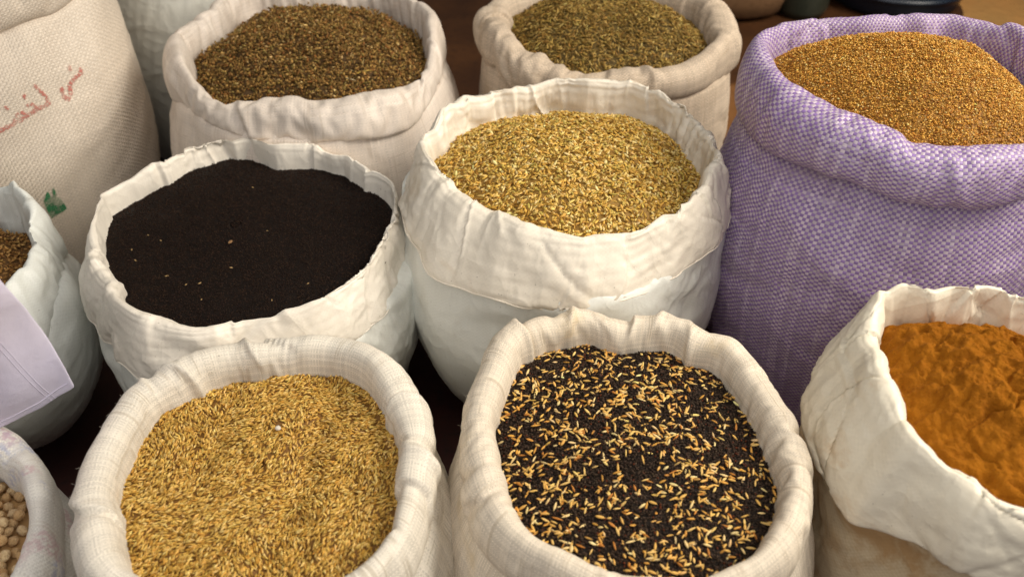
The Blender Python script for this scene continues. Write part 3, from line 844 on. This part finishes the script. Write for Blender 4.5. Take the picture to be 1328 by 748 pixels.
# fine black seed
hF = Heap(sk_F, -0.15, 0.016, noise=0.002, nscale=0.08, seed=14)
heap_object('fine_black_seed', 'dense fine black seed filling the white sack, level and matt', 'seeds', hF,
            [(pr4, seeds(hF, 32000, pr4, (0.0027, 0.0021, 0.0020), [(0.022, 0.012, 0.008), (0.040, 0.022, 0.014), (0.011, 0.006, 0.005)], [4, 3, 3], rng, None, 3, 0.5, (-0.2, 0.6), 0.15))],
            SMB, (0.010, 0.007, 0.006))
# herb
hC = Heap(sk_C, 0.9, 0.085, power=0.8, noise=0.010, nscale=0.06, seed=18)
herb = [(0.24, 0.13, 0.035), (0.33, 0.19, 0.055), (0.16, 0.085, 0.025), (0.40, 0.24, 0.07), (0.27, 0.115, 0.03), (0.24, 0.165, 0.045), (0.52, 0.36, 0.15)]
heap_object('dried_herb', 'heap of brown dried herb and seed heads in the shiny woven sack', 'herbs', hC,
            [(pr4, seeds(hC, 15000, pr4, (0.0082, 0.0040, 0.0036), herb, [4, 3, 3, 2, 2, 2, 0.8], rng, None, 3, 0.9, (-0.2, 2.4), 0.40, jit=0.24)),
             (pr4, seeds(hC, 900, pr4, (0.026, 0.0012, 0.0012), herb, [1, 2, 1, 3, 1, 2, 2], rng, None, 3, 0.5, (0, 5), 0.3))], SM, (0.09, 0.05, 0.02))
# cumin
hD = Heap(sk_D, 0.6, 0.085, power=0.8, noise=0.006, nscale=0.06, seed=22)
cum = [(0.28, 0.175, 0.040), (0.37, 0.245, 0.065), (0.18, 0.105, 0.022), (0.46, 0.33, 0.11), (0.26, 0.14, 0.03)]
heap_object('cumin_seed', 'heap of greenish brown cumin seed in the dusty burlap sack', 'seeds', hD,
            [(pr5, seeds(hD, 8500, pr5, (0.0125, 0.0026, 0.0024), cum, [4, 3, 3, 1.5, 2], rng, flat(3), 0.8, 0.5, (-0.2, 2.2), 0.25, jit=0.22))], SM, (0.10, 0.065, 0.02))
# amber grain
hM = Heap(sk_M, 0.35, 0.085, peak=(-0.15, 0.0), power=0.85, noise=0.005, nscale=0.07, seed=26,
          extra=lambda x, y, u, v: -0.05 * np.clip(u - 0.35, 0, 1) - 0.02 * np.clip(v - 0.1, 0, 1) * np.clip(u, 0, 1))
amb = [(0.52, 0.26, 0.04), (0.62, 0.34, 0.065), (0.42, 0.18, 0.025), (0.70, 0.43, 0.11), (0.33, 0.12, 0.018), (0.78, 0.56, 0.22)]
heap_object('amber_grain', 'mound of fine amber grain in the purple sack', 'grain', hM,
            [(pr4, seeds(hM, 33000, pr4, (0.0041, 0.0024, 0.0022), amb, [5, 4, 3, 2, 1.5, 0.8], rng, None, 3, 0.5, (-0.2, 1.2), 0.25, jit=0.22))], SM, (0.28, 0.13, 0.022))
# left edge
hG = Heap(sk_G, 0.7, 0.05, noise=0.006, nscale=0.06, seed=30)
heap_object('brown_seed', 'brown seed in the white sack at the left edge', 'seeds', hG,
            [(pr5, seeds(hG, 5000, pr4, (0.008, 0.0036, 0.003), [(0.30, 0.15, 0.04), (0.40, 0.22, 0.07), (0.20, 0.09, 0.025), (0.5, 0.3, 0.1)], [4, 3, 3, 1], rng, None, 3, 0.5, (-0.2, 1.5), 0.25))],
            SM, (0.12, 0.06, 0.02))

# ground spice: one fine lumpy surface
def lumps(x, y, u, v):
    r1 = np.abs(fbm(x / 0.075 + 0.4 * vn(x / 0.03, y / 0.03, 71), y / 0.075 + 0.4 * vn(x / 0.03, y / 0.03, 72), 70, 4, 0.55))
    crack = np.exp(-(np.abs(vn(x / 0.05 + 0.5 * vn(x / 0.02, y / 0.02, 74), y / 0.09, 73)) / 0.045) ** 2)
    gate = np.clip(vn(x / 0.09, y / 0.09, 77) * 1.6, 0, 1)
    return 0.008 * r1 - 0.006 * crack * gate + 0.0042 * fbm(x / 0.011, y / 0.011, 75, 3) - 0.055 * np.exp(-((u - 0.38) / 0.12) ** 2 - ((v - 0.35) / 0.35) ** 2)
hL = Heap(sk_L, 0.15, 0.075, peak=(0.1, 0.1), power=0.9, noise=0.004, nscale=0.05, seed=34, extra=lumps)
k = NT('ground_orange_spice')
obj = k.n('ShaderNodeTexCoord').outputs['Object']
c = k.mix(k.ramp(k.noise(obj, 18, 6, 0.7), 0.3, 0.7), (0.25, 0.083, 0.005), (0.36, 0.128, 0.008))
c = k.mix(k.math('MULTIPLY', k.ramp(k.noise(obj, 520, 3, 0.7), 0.55, 0.7), 0.35), c, (0.46, 0.19, 0.025))
k.l(c, k.b.inputs['Base Color'])
k.b.inputs['Roughness'].default_value = 0.95
k.b.inputs['Specular IOR Level'].default_value = 0.1
k.l(k.bump(k.noise(obj, 240, 6, 0.7), 0.7, 0.004, k.bump(k.noise(obj, 60, 4, 0.6), 0.5, 0.006)), k.b.inputs['Normal'])
V, F = hL.surface(170, 420)
o = mesh_from('ground_spice', V, F, k.m, None, (sk_L['cx'], sk_L['cy'], 0.42))
tag(o, 'cracked heap of orange brown ground spice in the stained sack', 'spice', kind='stuff')

# rice grains lying on the black seed: the nearest 300 one by one, the rest together
prR = proto(7, 6, 0.75)
def thin(x, y, r):
    d = fbm(x / 0.045, y / 0.045, 55, 2) + 0.25 * (sk_K['cy'] - y) / 0.2 + 0.35 * (x - sk_K['cx']) / 0.2
    return r.rand(len(x)) < np.clip(0.52 + 0.26 * d, 0.18, 1)
rice_cols = [(0.72, 0.42, 0.11), (0.78, 0.51, 0.17), (0.62, 0.31, 0.06), (0.82, 0.60, 0.27), (0.50, 0.20, 0.04)]
rp, rR, rs_, rc_ = seeds(hK, 3500, prR, (0.0101, 0.0027, 0.0024), rice_cols, [5, 4, 2, 2, 0.6], rng,
                         lambda x, y: 0.6 + 1.7 * fbm(x / 0.06, y / 0.06, 35, 2), 1.0, 0.30, (0.35, 1.25), 0.17, keep=thin)
# keep inside the mouth, then take those that show largest
depth = (rp - EYE) @ _f
pxs = W0 / 2 + FPX * (rp @ _r) / depth; pys = H0 / 2 - FPX * ((rp - EYE) @ _u) / depth
vis = (pys < 742) & (pxs > 655) & (pxs < 1000)
order = np.argsort(np.where(vis, -rs_[:, 0] / depth, 1))[:300]
sel = np.zeros(len(rp), bool); sel[order] = True
rest = ~sel
v, f, c = seed_mesh(prR, rp[rest], rR[rest], rs_[rest], rc_[rest])
loc = (sk_K['cx'], sk_K['cy'], 0.34)
tag(mesh_from('scattered_rice', v, f, SM, None, loc, col=c), 'yellow rice grains strewn over the black seed', 'grain', kind='stuff')
protos = []
for i in range(5):
    cc = np.tile(np.array(rice_cols[i])[None], (len(prR[0]), 1))
    protos.append(mesh_from('rice_grain', prR[0], prR[1], SM, None, None, col=cc))
first = [True] * 5
from mathutils import Matrix
for i in np.nonzero(sel)[0]:
    j = int(np.argmin(np.linalg.norm(np.array(rice_cols) - rc_[i], axis=1)))
    if first[j]:
        o = protos[j]; first[j] = False
    else:
        o = protos[j].copy(); COL.objects.link(o)
    o.matrix_world = Matrix.LocRotScale(Vector(rp[i]), Matrix(rR[i].tolist()).to_quaternion(), Vector(rs_[i]))
    tag(o, 'yellow unhusked rice grain lying on black seed in the coarse front sack', 'rice grain', 'rice grains lying on the black seed')

# chickpeas
def chickpea_mesh():
    import bmesh
    bm = bmesh.new()
    bmesh.ops.create_uvsphere(bm, u_segments=14, v_segments=9, radius=1.0)
    for vv in bm.verts:
        p = vv.co
        t = math.atan2(p.y, p.x)
        cleft = -0.16 * math.exp(-(p.y / 0.22) ** 2) * (1 if p.x > -0.3 else 0) * max(0, p.z + 0.5)
        beak = 0.42 * max(0, p.x) ** 6 * math.exp(-(p.y ** 2 + (p.z - 0.15) ** 2) * 6)
        s = 1 + cleft + 0.07 * math.sin(3 * t + 2 * p.z) * (1 - p.z * p.z)
        vv.co = p * s
        vv.co.x += beak
    me = bpy.data.meshes.new('chickpea')
    bm.to_mesh(me); bm.free()
    me.polygons.foreach_set('use_smooth', np.ones(len(me.polygons), bool))
    return me
hI = Heap(sk_I, 0.9, 0.03, noise=0.003, nscale=0.08, seed=40)
V, F = hI.surface(24, 90)
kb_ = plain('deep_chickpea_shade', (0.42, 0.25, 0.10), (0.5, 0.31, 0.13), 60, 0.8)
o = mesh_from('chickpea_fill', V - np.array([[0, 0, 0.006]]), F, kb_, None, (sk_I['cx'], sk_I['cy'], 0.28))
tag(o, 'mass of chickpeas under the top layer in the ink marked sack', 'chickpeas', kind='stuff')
k = NT('chickpea_skin')
obj = k.n('ShaderNodeTexCoord').outputs['Object']; inf = k.n('ShaderNodeObjectInfo').outputs['Random']
c = k.mix(inf, (0.66, 0.40, 0.17), (0.80, 0.60, 0.34))
c = k.mix(k.math('MULTIPLY', k.ramp(k.noise(obj, 2.0, 3), 0.45, 0.7), 0.4), c, (0.52, 0.28, 0.10))
k.l(c, k.b.inputs['Base Color']); k.b.inputs['Roughness'].default_value = 0.55
k.l(k.bump(k.noise(obj, 3.0, 3), 0.5, 0.3), k.b.inputs['Normal'])
cpm = chickpea_mesh(); cpm.materials.append(k.m)
rg = random.Random(5)
pts = []
tries = 0
while len(pts) < 330 and tries < 30000:
    tries += 1
    x, y = hI.sample(1, rng)
    if len(x) == 0: continue
    lay = 0.0 if len(pts) < 215 else 0.0075
    p = np.array([x[0], y[0], hI.z(x, y)[0] + lay])
    if all(np.linalg.norm(p - q) > 0.0112 for q in pts):
        pts.append(p)
pts = [p for p in pts if abs((p @ _r) * FPX / ((p - EYE) @ _f) + W0 / 2 - 0) < 75]
for i, p in enumerate(pts):
    o = bpy.data.objects.new('chickpea', cpm); COL.objects.link(o)
    r = rg.uniform(0.0058, 0.0072)
    o.location = p; o.scale = (r * rg.uniform(0.95, 1.15), r, r * rg.uniform(0.9, 1.0))
    o.rotation_euler = (rg.uniform(0, 6.3), rg.uniform(0, 6.3), rg.uniform(0, 6.3))
    tag(o, 'tan chickpea among others in the ink marked sack at the lower left corner', 'chickpea', 'chickpeas in the ink marked sack')

# ------------------------------------------------------------------ red lettering and green emblem on the printed sack
def bvh_of(o):
    dg = bpy.context.evaluated_depsgraph_get()
    ev = o.evaluated_get(dg); me = ev.to_mesh()
    mw = o.matrix_world
    v = [mw @ x.co for x in me.vertices]; f = [tuple(p.vertices) for p in me.polygons]
    b = BVHTree.FromPolygons(v, f); ev.to_mesh_clear()
    return b


bpy.context.view_layer.update()
bvA = bvh_of(sk_A['parts']['body'])


def print_on(name, cells, step, mat, lift=0.0014):
    """flat print: small quads laid on the cloth"""
    cells = set(cells); vid, V, F = {}, [], []

    def corner(i, j):
        if (i, j) not in vid:
            d = ray(i * step, j * step)
            h, n, _, _ = bvA.ray_cast(Vector(EYE), Vector(d))
            if h is None: vid[(i, j)] = -1
            else:
                if n.dot(Vector(d)) > 0: n = -n
                vid[(i, j)] = len(V); V.append(tuple(h + n * lift))
        return vid[(i, j)]
    for i, j in cells:
        q = [corner(i, j), corner(i, j + 1), corner(i + 1, j + 1), corner(i + 1, j)]
        if min(q) >= 0: F.append(q)
    o = mesh_from(name, V, F, mat, sk_A['root'], tuple(sk_A['root'].location))
    return o


def stroke_cells(strokes, step):
    out = set()
    for w, pts in strokes:
        P = np.array(pts, float)
        for a, b2 in zip(P[:-1], P[1:]):
            m = max(2, int(np.hypot(*(b2 - a)) / (step * 0.5)))
            for t in np.linspace(0, 1, m):
                c = a + (b2 - a) * t
                ww = w * (1 + 0.18 * math.sin(c[0] * 1.3 + c[1]))
                for i in range(int((c[0] - ww) / step) - 1, int((c[0] + ww) / step) + 2):
                    for j in range(int((c[1] - ww) / step) - 1, int((c[1] + ww) / step) + 2):
                        if (i * step + step / 2 - c[0]) ** 2 + (j * step + step / 2 - c[1]) ** 2 < ww * ww:
                            out.add((i, j))
    return out


def inkmat(name, c1, c2, keep):
    k = NT(name)
    obj = k.n('ShaderNodeTexCoord').outputs['Object']
    k.l(k.mix(k.noise(obj, 60, 3), c1, c2), k.b.inputs['Base Color'])
    k.b.inputs['Roughness'].default_value = 0.6
    al = k.math('MULTIPLY', k.ramp(k.noise(obj, 330, 2, 0.6), keep, keep + 0.14), k.math('ADD', 0.35, k.math('MULTIPLY', k.ramp(k.noise(obj, 45, 3), 0.35, 0.6), 0.6)))
    k.l(al, k.b.inputs['Alpha'])
    return k.m


red = inkmat('faded_red_ink', (0.64, 0.20, 0.16), (0.58, 0.22, 0.18), 0.40)
green = inkmat('green_ink', (0.03, 0.20, 0.08), (0.05, 0.28, 0.12), 0.30)
strokes = [(2.6, [(104, 90), (105, 95), (99, 100), (93, 106), (90, 111), (91, 117), (92, 123), (89, 129), (84, 127), (81, 122), (80, 115)]),
           (2.2, [(90, 87), (91, 90)]),
           (2.1, [(45, 111), (50, 117), (55, 121), (60, 127), (63, 133)]),
           (2.6, [(63, 134), (57, 138), (49, 141), (40, 147), (29, 154), (17, 161), (6, 167), (-6, 172), (-20, 176)]),
           (2.0, [(36, 137), (41, 135), (46, 139), (49, 141)]),
           (2.0, [(17, 158), (21, 151), (25, 146), (30, 146), (33, 150)]),
           (2.1, [(31, 124), (32.5, 127)]), (2.3, [(7, 139), (9, 141)])]
print_on('printed_lettering', stroke_cells(strokes, 0.7), 0.7, red)
EM = zr(30, 230, 10.69, [(285, 330), (300, 270), (330, 195), (345, 195), (380, 262), (398, 275), (415, 245), (400, 150), (425, 138), (462, 240), (455, 278), (480, 268), (525, 300), (575, 370), (604, 430), (560, 465), (480, 505), (395, 565), (345, 480)])
def inside(px, py, poly):
    c = False
    for (x1, y1), (x2, y2) in zip(poly, poly[1:] + poly[:1]):
        if (y1 > py) != (y2 > py) and px < (x2 - x1) * (py - y1) / (y2 - y1) + x1: c = not c
    return c
print_on('printed_emblem', {(i, j) for i in range(70, 130) for j in range(330, 420) if inside((i + .5) * 0.7, (j + .5) * 0.7, EM)}, 0.7, green)

# ------------------------------------------------------------------ lavender cloth
k = NT('pale_lavender_cotton')
obj = k.n('ShaderNodeTexCoord').outputs['Object']
k.l(k.mix(k.noise(obj, 9, 3), (0.84, 0.80, 0.98), (0.79, 0.75, 0.96)), k.b.inputs['Base Color'])
k.b.inputs['Roughness'].default_value = 0.75
k.l(k.bump(k.noise(obj, 55, 3, 0.5), 0.25, 0.004, k.bump(k.noise(obj, 700, 2), 0.2, 0.0006)), k.b.inputs['Normal'])
LAV = k.m
def on_y(px, py, y):
    d = ray(px, py); return EYE + d * (y / d[1])
edge = [(-70, 288, .66), (-30, 325, .68), (0, 362, .70), (32, 397, .72), (62, 439, .735), (82, 470, .75), (97, 497, .76)]
low = [(-330, 520, .58), (-250, 570, .61), (-160, 592, .65), (-80, 575, .69), (0, 546, .73), (55, 523, .75), (97, 497, .76)]
nu, nv = 46, 40
E3 = np.array([on_y(a, b_, c * 1.04) for a, b_, c in edge]); L3 = np.array([on_y(a, b_, c * 1.04) for a, b_, c in low])
TL = on_y(-420, 120, .52)
def ev3(P, t):
    q = np.linspace(0, 1, len(P)); return np.stack([np.interp(t, q, P[:, i]) for i in range(3)], -1)
U = np.linspace(0, 1, nu)[:, None]; Vv = np.linspace(0, 1, nv)[None]
A_ = ev3(E3, np.linspace(0, 1, nv))           # u = 1 side, v down
B_ = ev3(L3, np.linspace(0, 1, nu))           # v = 1 side, u to the right
left_ = TL[None] + (L3[0] - TL)[None] * np.linspace(0, 1, nv)[:, None]
top_ = TL[None] + (E3[0] - TL)[None] * np.linspace(0, 1, nu)[:, None]
Sf = (1 - U)[..., None] * left_[None] + U[..., None] * A_[None] + (1 - Vv)[..., None] * top_[:, None] + Vv[..., None] * B_[:, None]
Sf = Sf - ((1 - U) * (1 - Vv))[..., None] * TL - (U * (1 - Vv))[..., None] * E3[0] - ((1 - U) * Vv)[..., None] * L3[0] - (U * Vv)[..., None] * E3[-1]
nrmc = np.cross(np.gradient(Sf, axis=0), np.gradient(Sf, axis=1)); nrmc /= np.linalg.norm(nrmc, axis=-1, keepdims=True)
if nrmc[..., 1].mean() > 0: nrmc = -nrmc
wr = 0.008 * vn(U * 3 + 2 * Vv, Vv * 3 - U * 2, 8) + 0.006 * np.sin(U * 9 + 2.5 * Vv) * (0.4 + 0.6 * (1 - Vv)) + 0.004 * vn(U * 9 + Vv * 4, Vv * 5, 3) + 0.012 * np.sin(math.pi * U) 
Sf = Sf + nrmc * wr[..., None]
clr = empty('draped_cloth', tuple(Sf[nu // 2, nv // 2]))
tag(clr, 'pale lavender cotton cloth hanging over the white sack at the left edge', 'cloth')
co = mesh_from('panel', Sf.reshape(-1, 3), grid_faces(nu, nv, False), LAV, clr, tuple(clr.location))
md = co.modifiers.new('thickness', 'SOLIDIFY'); md.thickness = 0.0022; md.offset = 0
md = co.modifiers.new('smooth', 'SUBSURF'); md.levels = md.render_levels = 1
def strip(name, path, wd_, th):
    P = np.array(path); n = len(P)
    T = np.gradient(P, axis=0); T /= np.linalg.norm(T, axis=1, keepdims=True)
    N_ = np.tile(nrmc.reshape(-1, 3).mean(0), (n, 1)); Sd = np.cross(T, N_); Sd /= np.linalg.norm(Sd, axis=1, keepdims=True)
    ring = [(-1, -.3), (-.7, 1), (.7, 1), (1, -.3)]
    V = np.stack([P + Sd * wd_ * a + N_ * th * b_ for a, b_ in ring], 1).reshape(-1, 3)
    F = []
    for i in range(n - 1):
        for j in range(3):
            F.append((i * 4 + j, i * 4 + j + 1, i * 4 + j + 5, i * 4 + j + 4))
    return mesh_from(name, V, F, LAV, clr, tuple(clr.location))
jj = int(nv * 0.93)
strip('hem', Sf[2:-1, jj] + nrmc[2:-1, jj] * 0.0011, 0.0010, 0.0006)
su_i = [(int(round(nu * (0.62 + 0.24 * t))), int(round((nv - 1) * (0.30 + 0.70 * t)))) for t in np.linspace(0, 1, 40)]
def bil(u, v):
    i, j = min(int(u), nu - 2), min(int(v), nv - 2); a, b_ = u - i, v - j
    return (Sf[i, j] * (1 - a) + Sf[i + 1, j] * a) * (1 - b_) + (Sf[i, j + 1] * (1 - a) + Sf[i + 1, j + 1] * a) * b_
for off in (0, 0.9):
    strip('seam', [bil((nu - 1) * (0.66 + 0.22 * t) + off, (nv - 1) * (0.10 + 0.895 * t)) + nrmc[nu - 5, nv // 2] * 0.0011 for t in np.linspace(0, 1, 60)], 0.0006, 0.0003)

# ------------------------------------------------------------------ small things on the seed
def on_heap(hp, px, py):
    d = ray(px, py); t = (hp.ze.mean() - CAM_H) / d[2]
    for _ in range(12):
        p = EYE + d * t
        t = (float(hp.z(np.array([p[0]]), np.array([p[1]]))[0]) - CAM_H) / d[2]
    return EYE + d * t
husk = plain('pale_husk', (0.55, 0.38, 0.17), (0.34, 0.20, 0.08), 200, 0.6)
dark_husk = plain('brown_husk', (0.20, 0.11, 0.05), (0.28, 0.15, 0.06), 200, 0.7)
hm = None
spots = [(530, 158, 5), (275, 305, 5.5), (470, 380, 5), (292, 403, 6), (383, 423, 5.5), (205, 360, 4.5), (570, 278, 4), (345, 427, 4), (683, 424, 4), (240, 290, 4), (195, 330, 5), (388, 468, 4), (583, 470, 4)]
rg = random.Random(9)
for i, (zx, zy, L) in enumerate(spots):
    p = on_heap(hF, 80 + zx / 2.1375, 170 + zy / 2.1375)
    if hm is None:
        o = mesh_from('stray_husk', prR[0], prR[1], husk); hm = o
    else:
        o = hm.copy(); COL.objects.link(o)
    o.location = Vector(p) + Vector((0, 0, 0.0012)); o.scale = (L / 900, L / 2300, 0.0015); o.rotation_euler = (0, rg.uniform(-.2, .2), rg.uniform(0, 6.3))
    tag(o, 'pale husk lying alone on the fine black seed', 'husk', 'pale husks on the fine black seed')
o = mesh_from('brown_husk', prR[0], prR[1], dark_husk); o.location = Vector(on_heap(hF, 299, 315)) + Vector((0, 0, 0.002))
o.scale = (0.013, 0.006, 0.004); o.rotation_euler = (0, 0.2, 1.4)
tag(o, 'dark brown husk in the middle of the fine black seed', 'husk')
def pebble(name, p, r, mat, lab, cat):
    v, f = proto(9, 8, 0.5); v = v * np.array([[1.15, 1, 0.85]]); v = v * (1 + 0.10 * vn(v[:, 0] * 4 + 9, v[:, 1] * 4 + v[:, 2] * 3, 4))[:, None]
    o = mesh_from(name, v * r * 2, f, mat); o.location = p; o.rotation_euler = (0.3, 0.4, 1.0)
    return tag(o, lab, cat)
pebble('pebble', Vector(on_heap(hJ, 361, 557)) + Vector((0, 0, 0.003)), 0.0034, plain('pale_stone', (0.62, 0.56, 0.48), (0.74, 0.69, 0.60), 200, 0.6), 'small whitish pebble lying in the straw coloured grain', 'pebble')
yel = plain('yellow_straw', (0.62, 0.40, 0.06), (0.70, 0.48, 0.12), 100, 0.5)
pst = plain('pale_straw', (0.50, 0.40, 0.22), (0.58, 0.48, 0.28), 100, 0.5)
def stalk(px1, px2, mat, lab, w):
    a, b_ = Vector(on_heap(hC, *px1)) + Vector((0, 0, .010)), Vector(on_heap(hC, *px2)) + Vector((0, 0, .006))
    n, sg = 9, 6; V, F = [], []
    d = (b_ - a).normalized(); sd = d.cross(Vector((0, 0, 1))).normalized(); up = sd.cross(d)
    for i in range(n):
        t = i / (n - 1); c = a.lerp(b_, t) + up * (0.004 * math.sin(math.pi * t)); r = w * (1 - 0.35 * t)
        for j in range(sg):
            q = 2 * math.pi * j / sg; V.append(tuple(c + sd * r * math.cos(q) + up * r * math.sin(q)))
    F = grid_faces(n, sg).tolist()
    F += [(0, 1, 2, 3), (0, 3, 4, 5), tuple((n - 1) * sg + q for q in (0, 3, 2, 1)), tuple((n - 1) * sg + q for q in (0, 5, 4, 3))]
    tag(mesh_from('straw', V, F, mat, None, tuple(a)), lab, 'straw')
stalk((461, 104), (484, 96), yel, 'short bright yellow straw lying on the brown dried herb', 0.0016)
stalk((346, 125), (358, 106), pst, 'thin pale straw on the left of the brown dried herb', 0.0011)
stalk((450, 108), (476, 119), pst, 'thin pale straw just below the yellow straw', 0.0011)

# ------------------------------------------------------------------ behind the sacks
def lathe(name, prof, seg, mat, parent, loc, wob=0.0, squash=(1, 1), seed=0, caps=True):
    V = []
    for r, z in prof:
        for j in range(seg):
            a = 2 * math.pi * j / seg
            q = r * (1 + wob * float(vn(np.array([math.cos(a) * 2 + z * 3]), np.array([math.sin(a) * 2 + 5]), seed)[0]))
            V.append((loc[0] + q * math.cos(a) * squash[0], loc[1] + q * math.sin(a) * squash[1], loc[2] + z))
    return mesh_from(name, V, grid_faces(len(prof), seg), mat, parent, loc)
blue = plain('dark_blue_plastic', (0.006, 0.013, 0.028), (0.010, 0.019, 0.036), 12, 0.35, spec=0.5)
bc = (1.36, 3.12, 0.0)
br = empty('blue_barrel', bc); tag(br, 'dark blue barrel with ribbed bands standing on the floor behind the purple sack', 'barrel')
pf = [(0.001, 0.012), (0.17, 0.012), (0.20, 0.0), (0.222, 0.012), (0.232, 0.05)]
for z in np.arange(0.09, 0.80, 0.03):
    pf.append((0.24 + 0.018 * math.sin(z * 9) * 0.4 + (0.010 if (0.17 < z < 0.21 or 0.50 < z < 0.54) else 0), z))
pf += [(0.235, 0.82), (0.20, 0.85), (0.001, 0.85)]
lathe('shell', pf, 72, blue, br, bc)
for zz in (0.075, 0.30):
    ring = [(0.246 + 0.008 * math.cos(t), zz + 0.010 * math.sin(t)) for t in np.linspace(0, 2 * math.pi, 9)]
    lathe('band', ring, 72, blue, br, bc)
gl = plain('grey_green_jar', (0.030, 0.036, 0.025), (0.045, 0.048, 0.034), 12, 0.4)
jc = (1.00, 2.98, 0.0)
jr = empty('grey_jar', jc); tag(jr, 'grey green jar standing left of the dark blue barrel', 'jar')
lathe('vessel', [(0.001, 0.004), (0.055, 0.004), (0.07, 0.0), (0.085, 0.03), (0.09, 0.12), (0.088, 0.22), (0.07, 0.27), (0.05, 0.29)], 48, gl, jr, jc)
lathe('lid', [(0.052, 0.288), (0.058, 0.292), (0.058, 0.32), (0.05, 0.326), (0.001, 0.326)], 40, gl, jr, jc)
bk = (0.72, 3.05, 0.0)
kr = empty('brown_sack', bk); tag(kr, 'slumped brown burlap sack lying on the floor at the back', 'sack')
lathe('body', [(0.001, 0.0), (0.20, 0.002), (0.26, 0.025), (0.285, 0.08), (0.28, 0.16), (0.25, 0.24), (0.18, 0.31), (0.10, 0.35), (0.055, 0.37)], 72, M['brown_sack'], kr, bk, 0.10, (1.0, 0.7), 3)
lathe('tied_neck', [(0.056, 0.366), (0.040, 0.39), (0.05, 0.42), (0.075, 0.46), (0.06, 0.465), (0.001, 0.43)], 40, M['brown_sack'], kr, bk, 0.25, (1.0, 0.7), 4)
spot('sun_through_gap_right', (2.6, 4.6, 2.4), (1.82, 3.1, 0.0), 14, 520, (1.0, 0.60, 0.18))
spot('sun_through_gap', (1.4, 4.9, 1.9), (0.84, 2.88, 0.0), 4.5, 1500, (1.0, 0.70, 0.30))
spot('warm_glow_behind', (0.95, 4.4, 1.6), (0.74, 2.5, 0.0), 20, 70, (1.0, 0.45, 0.13))
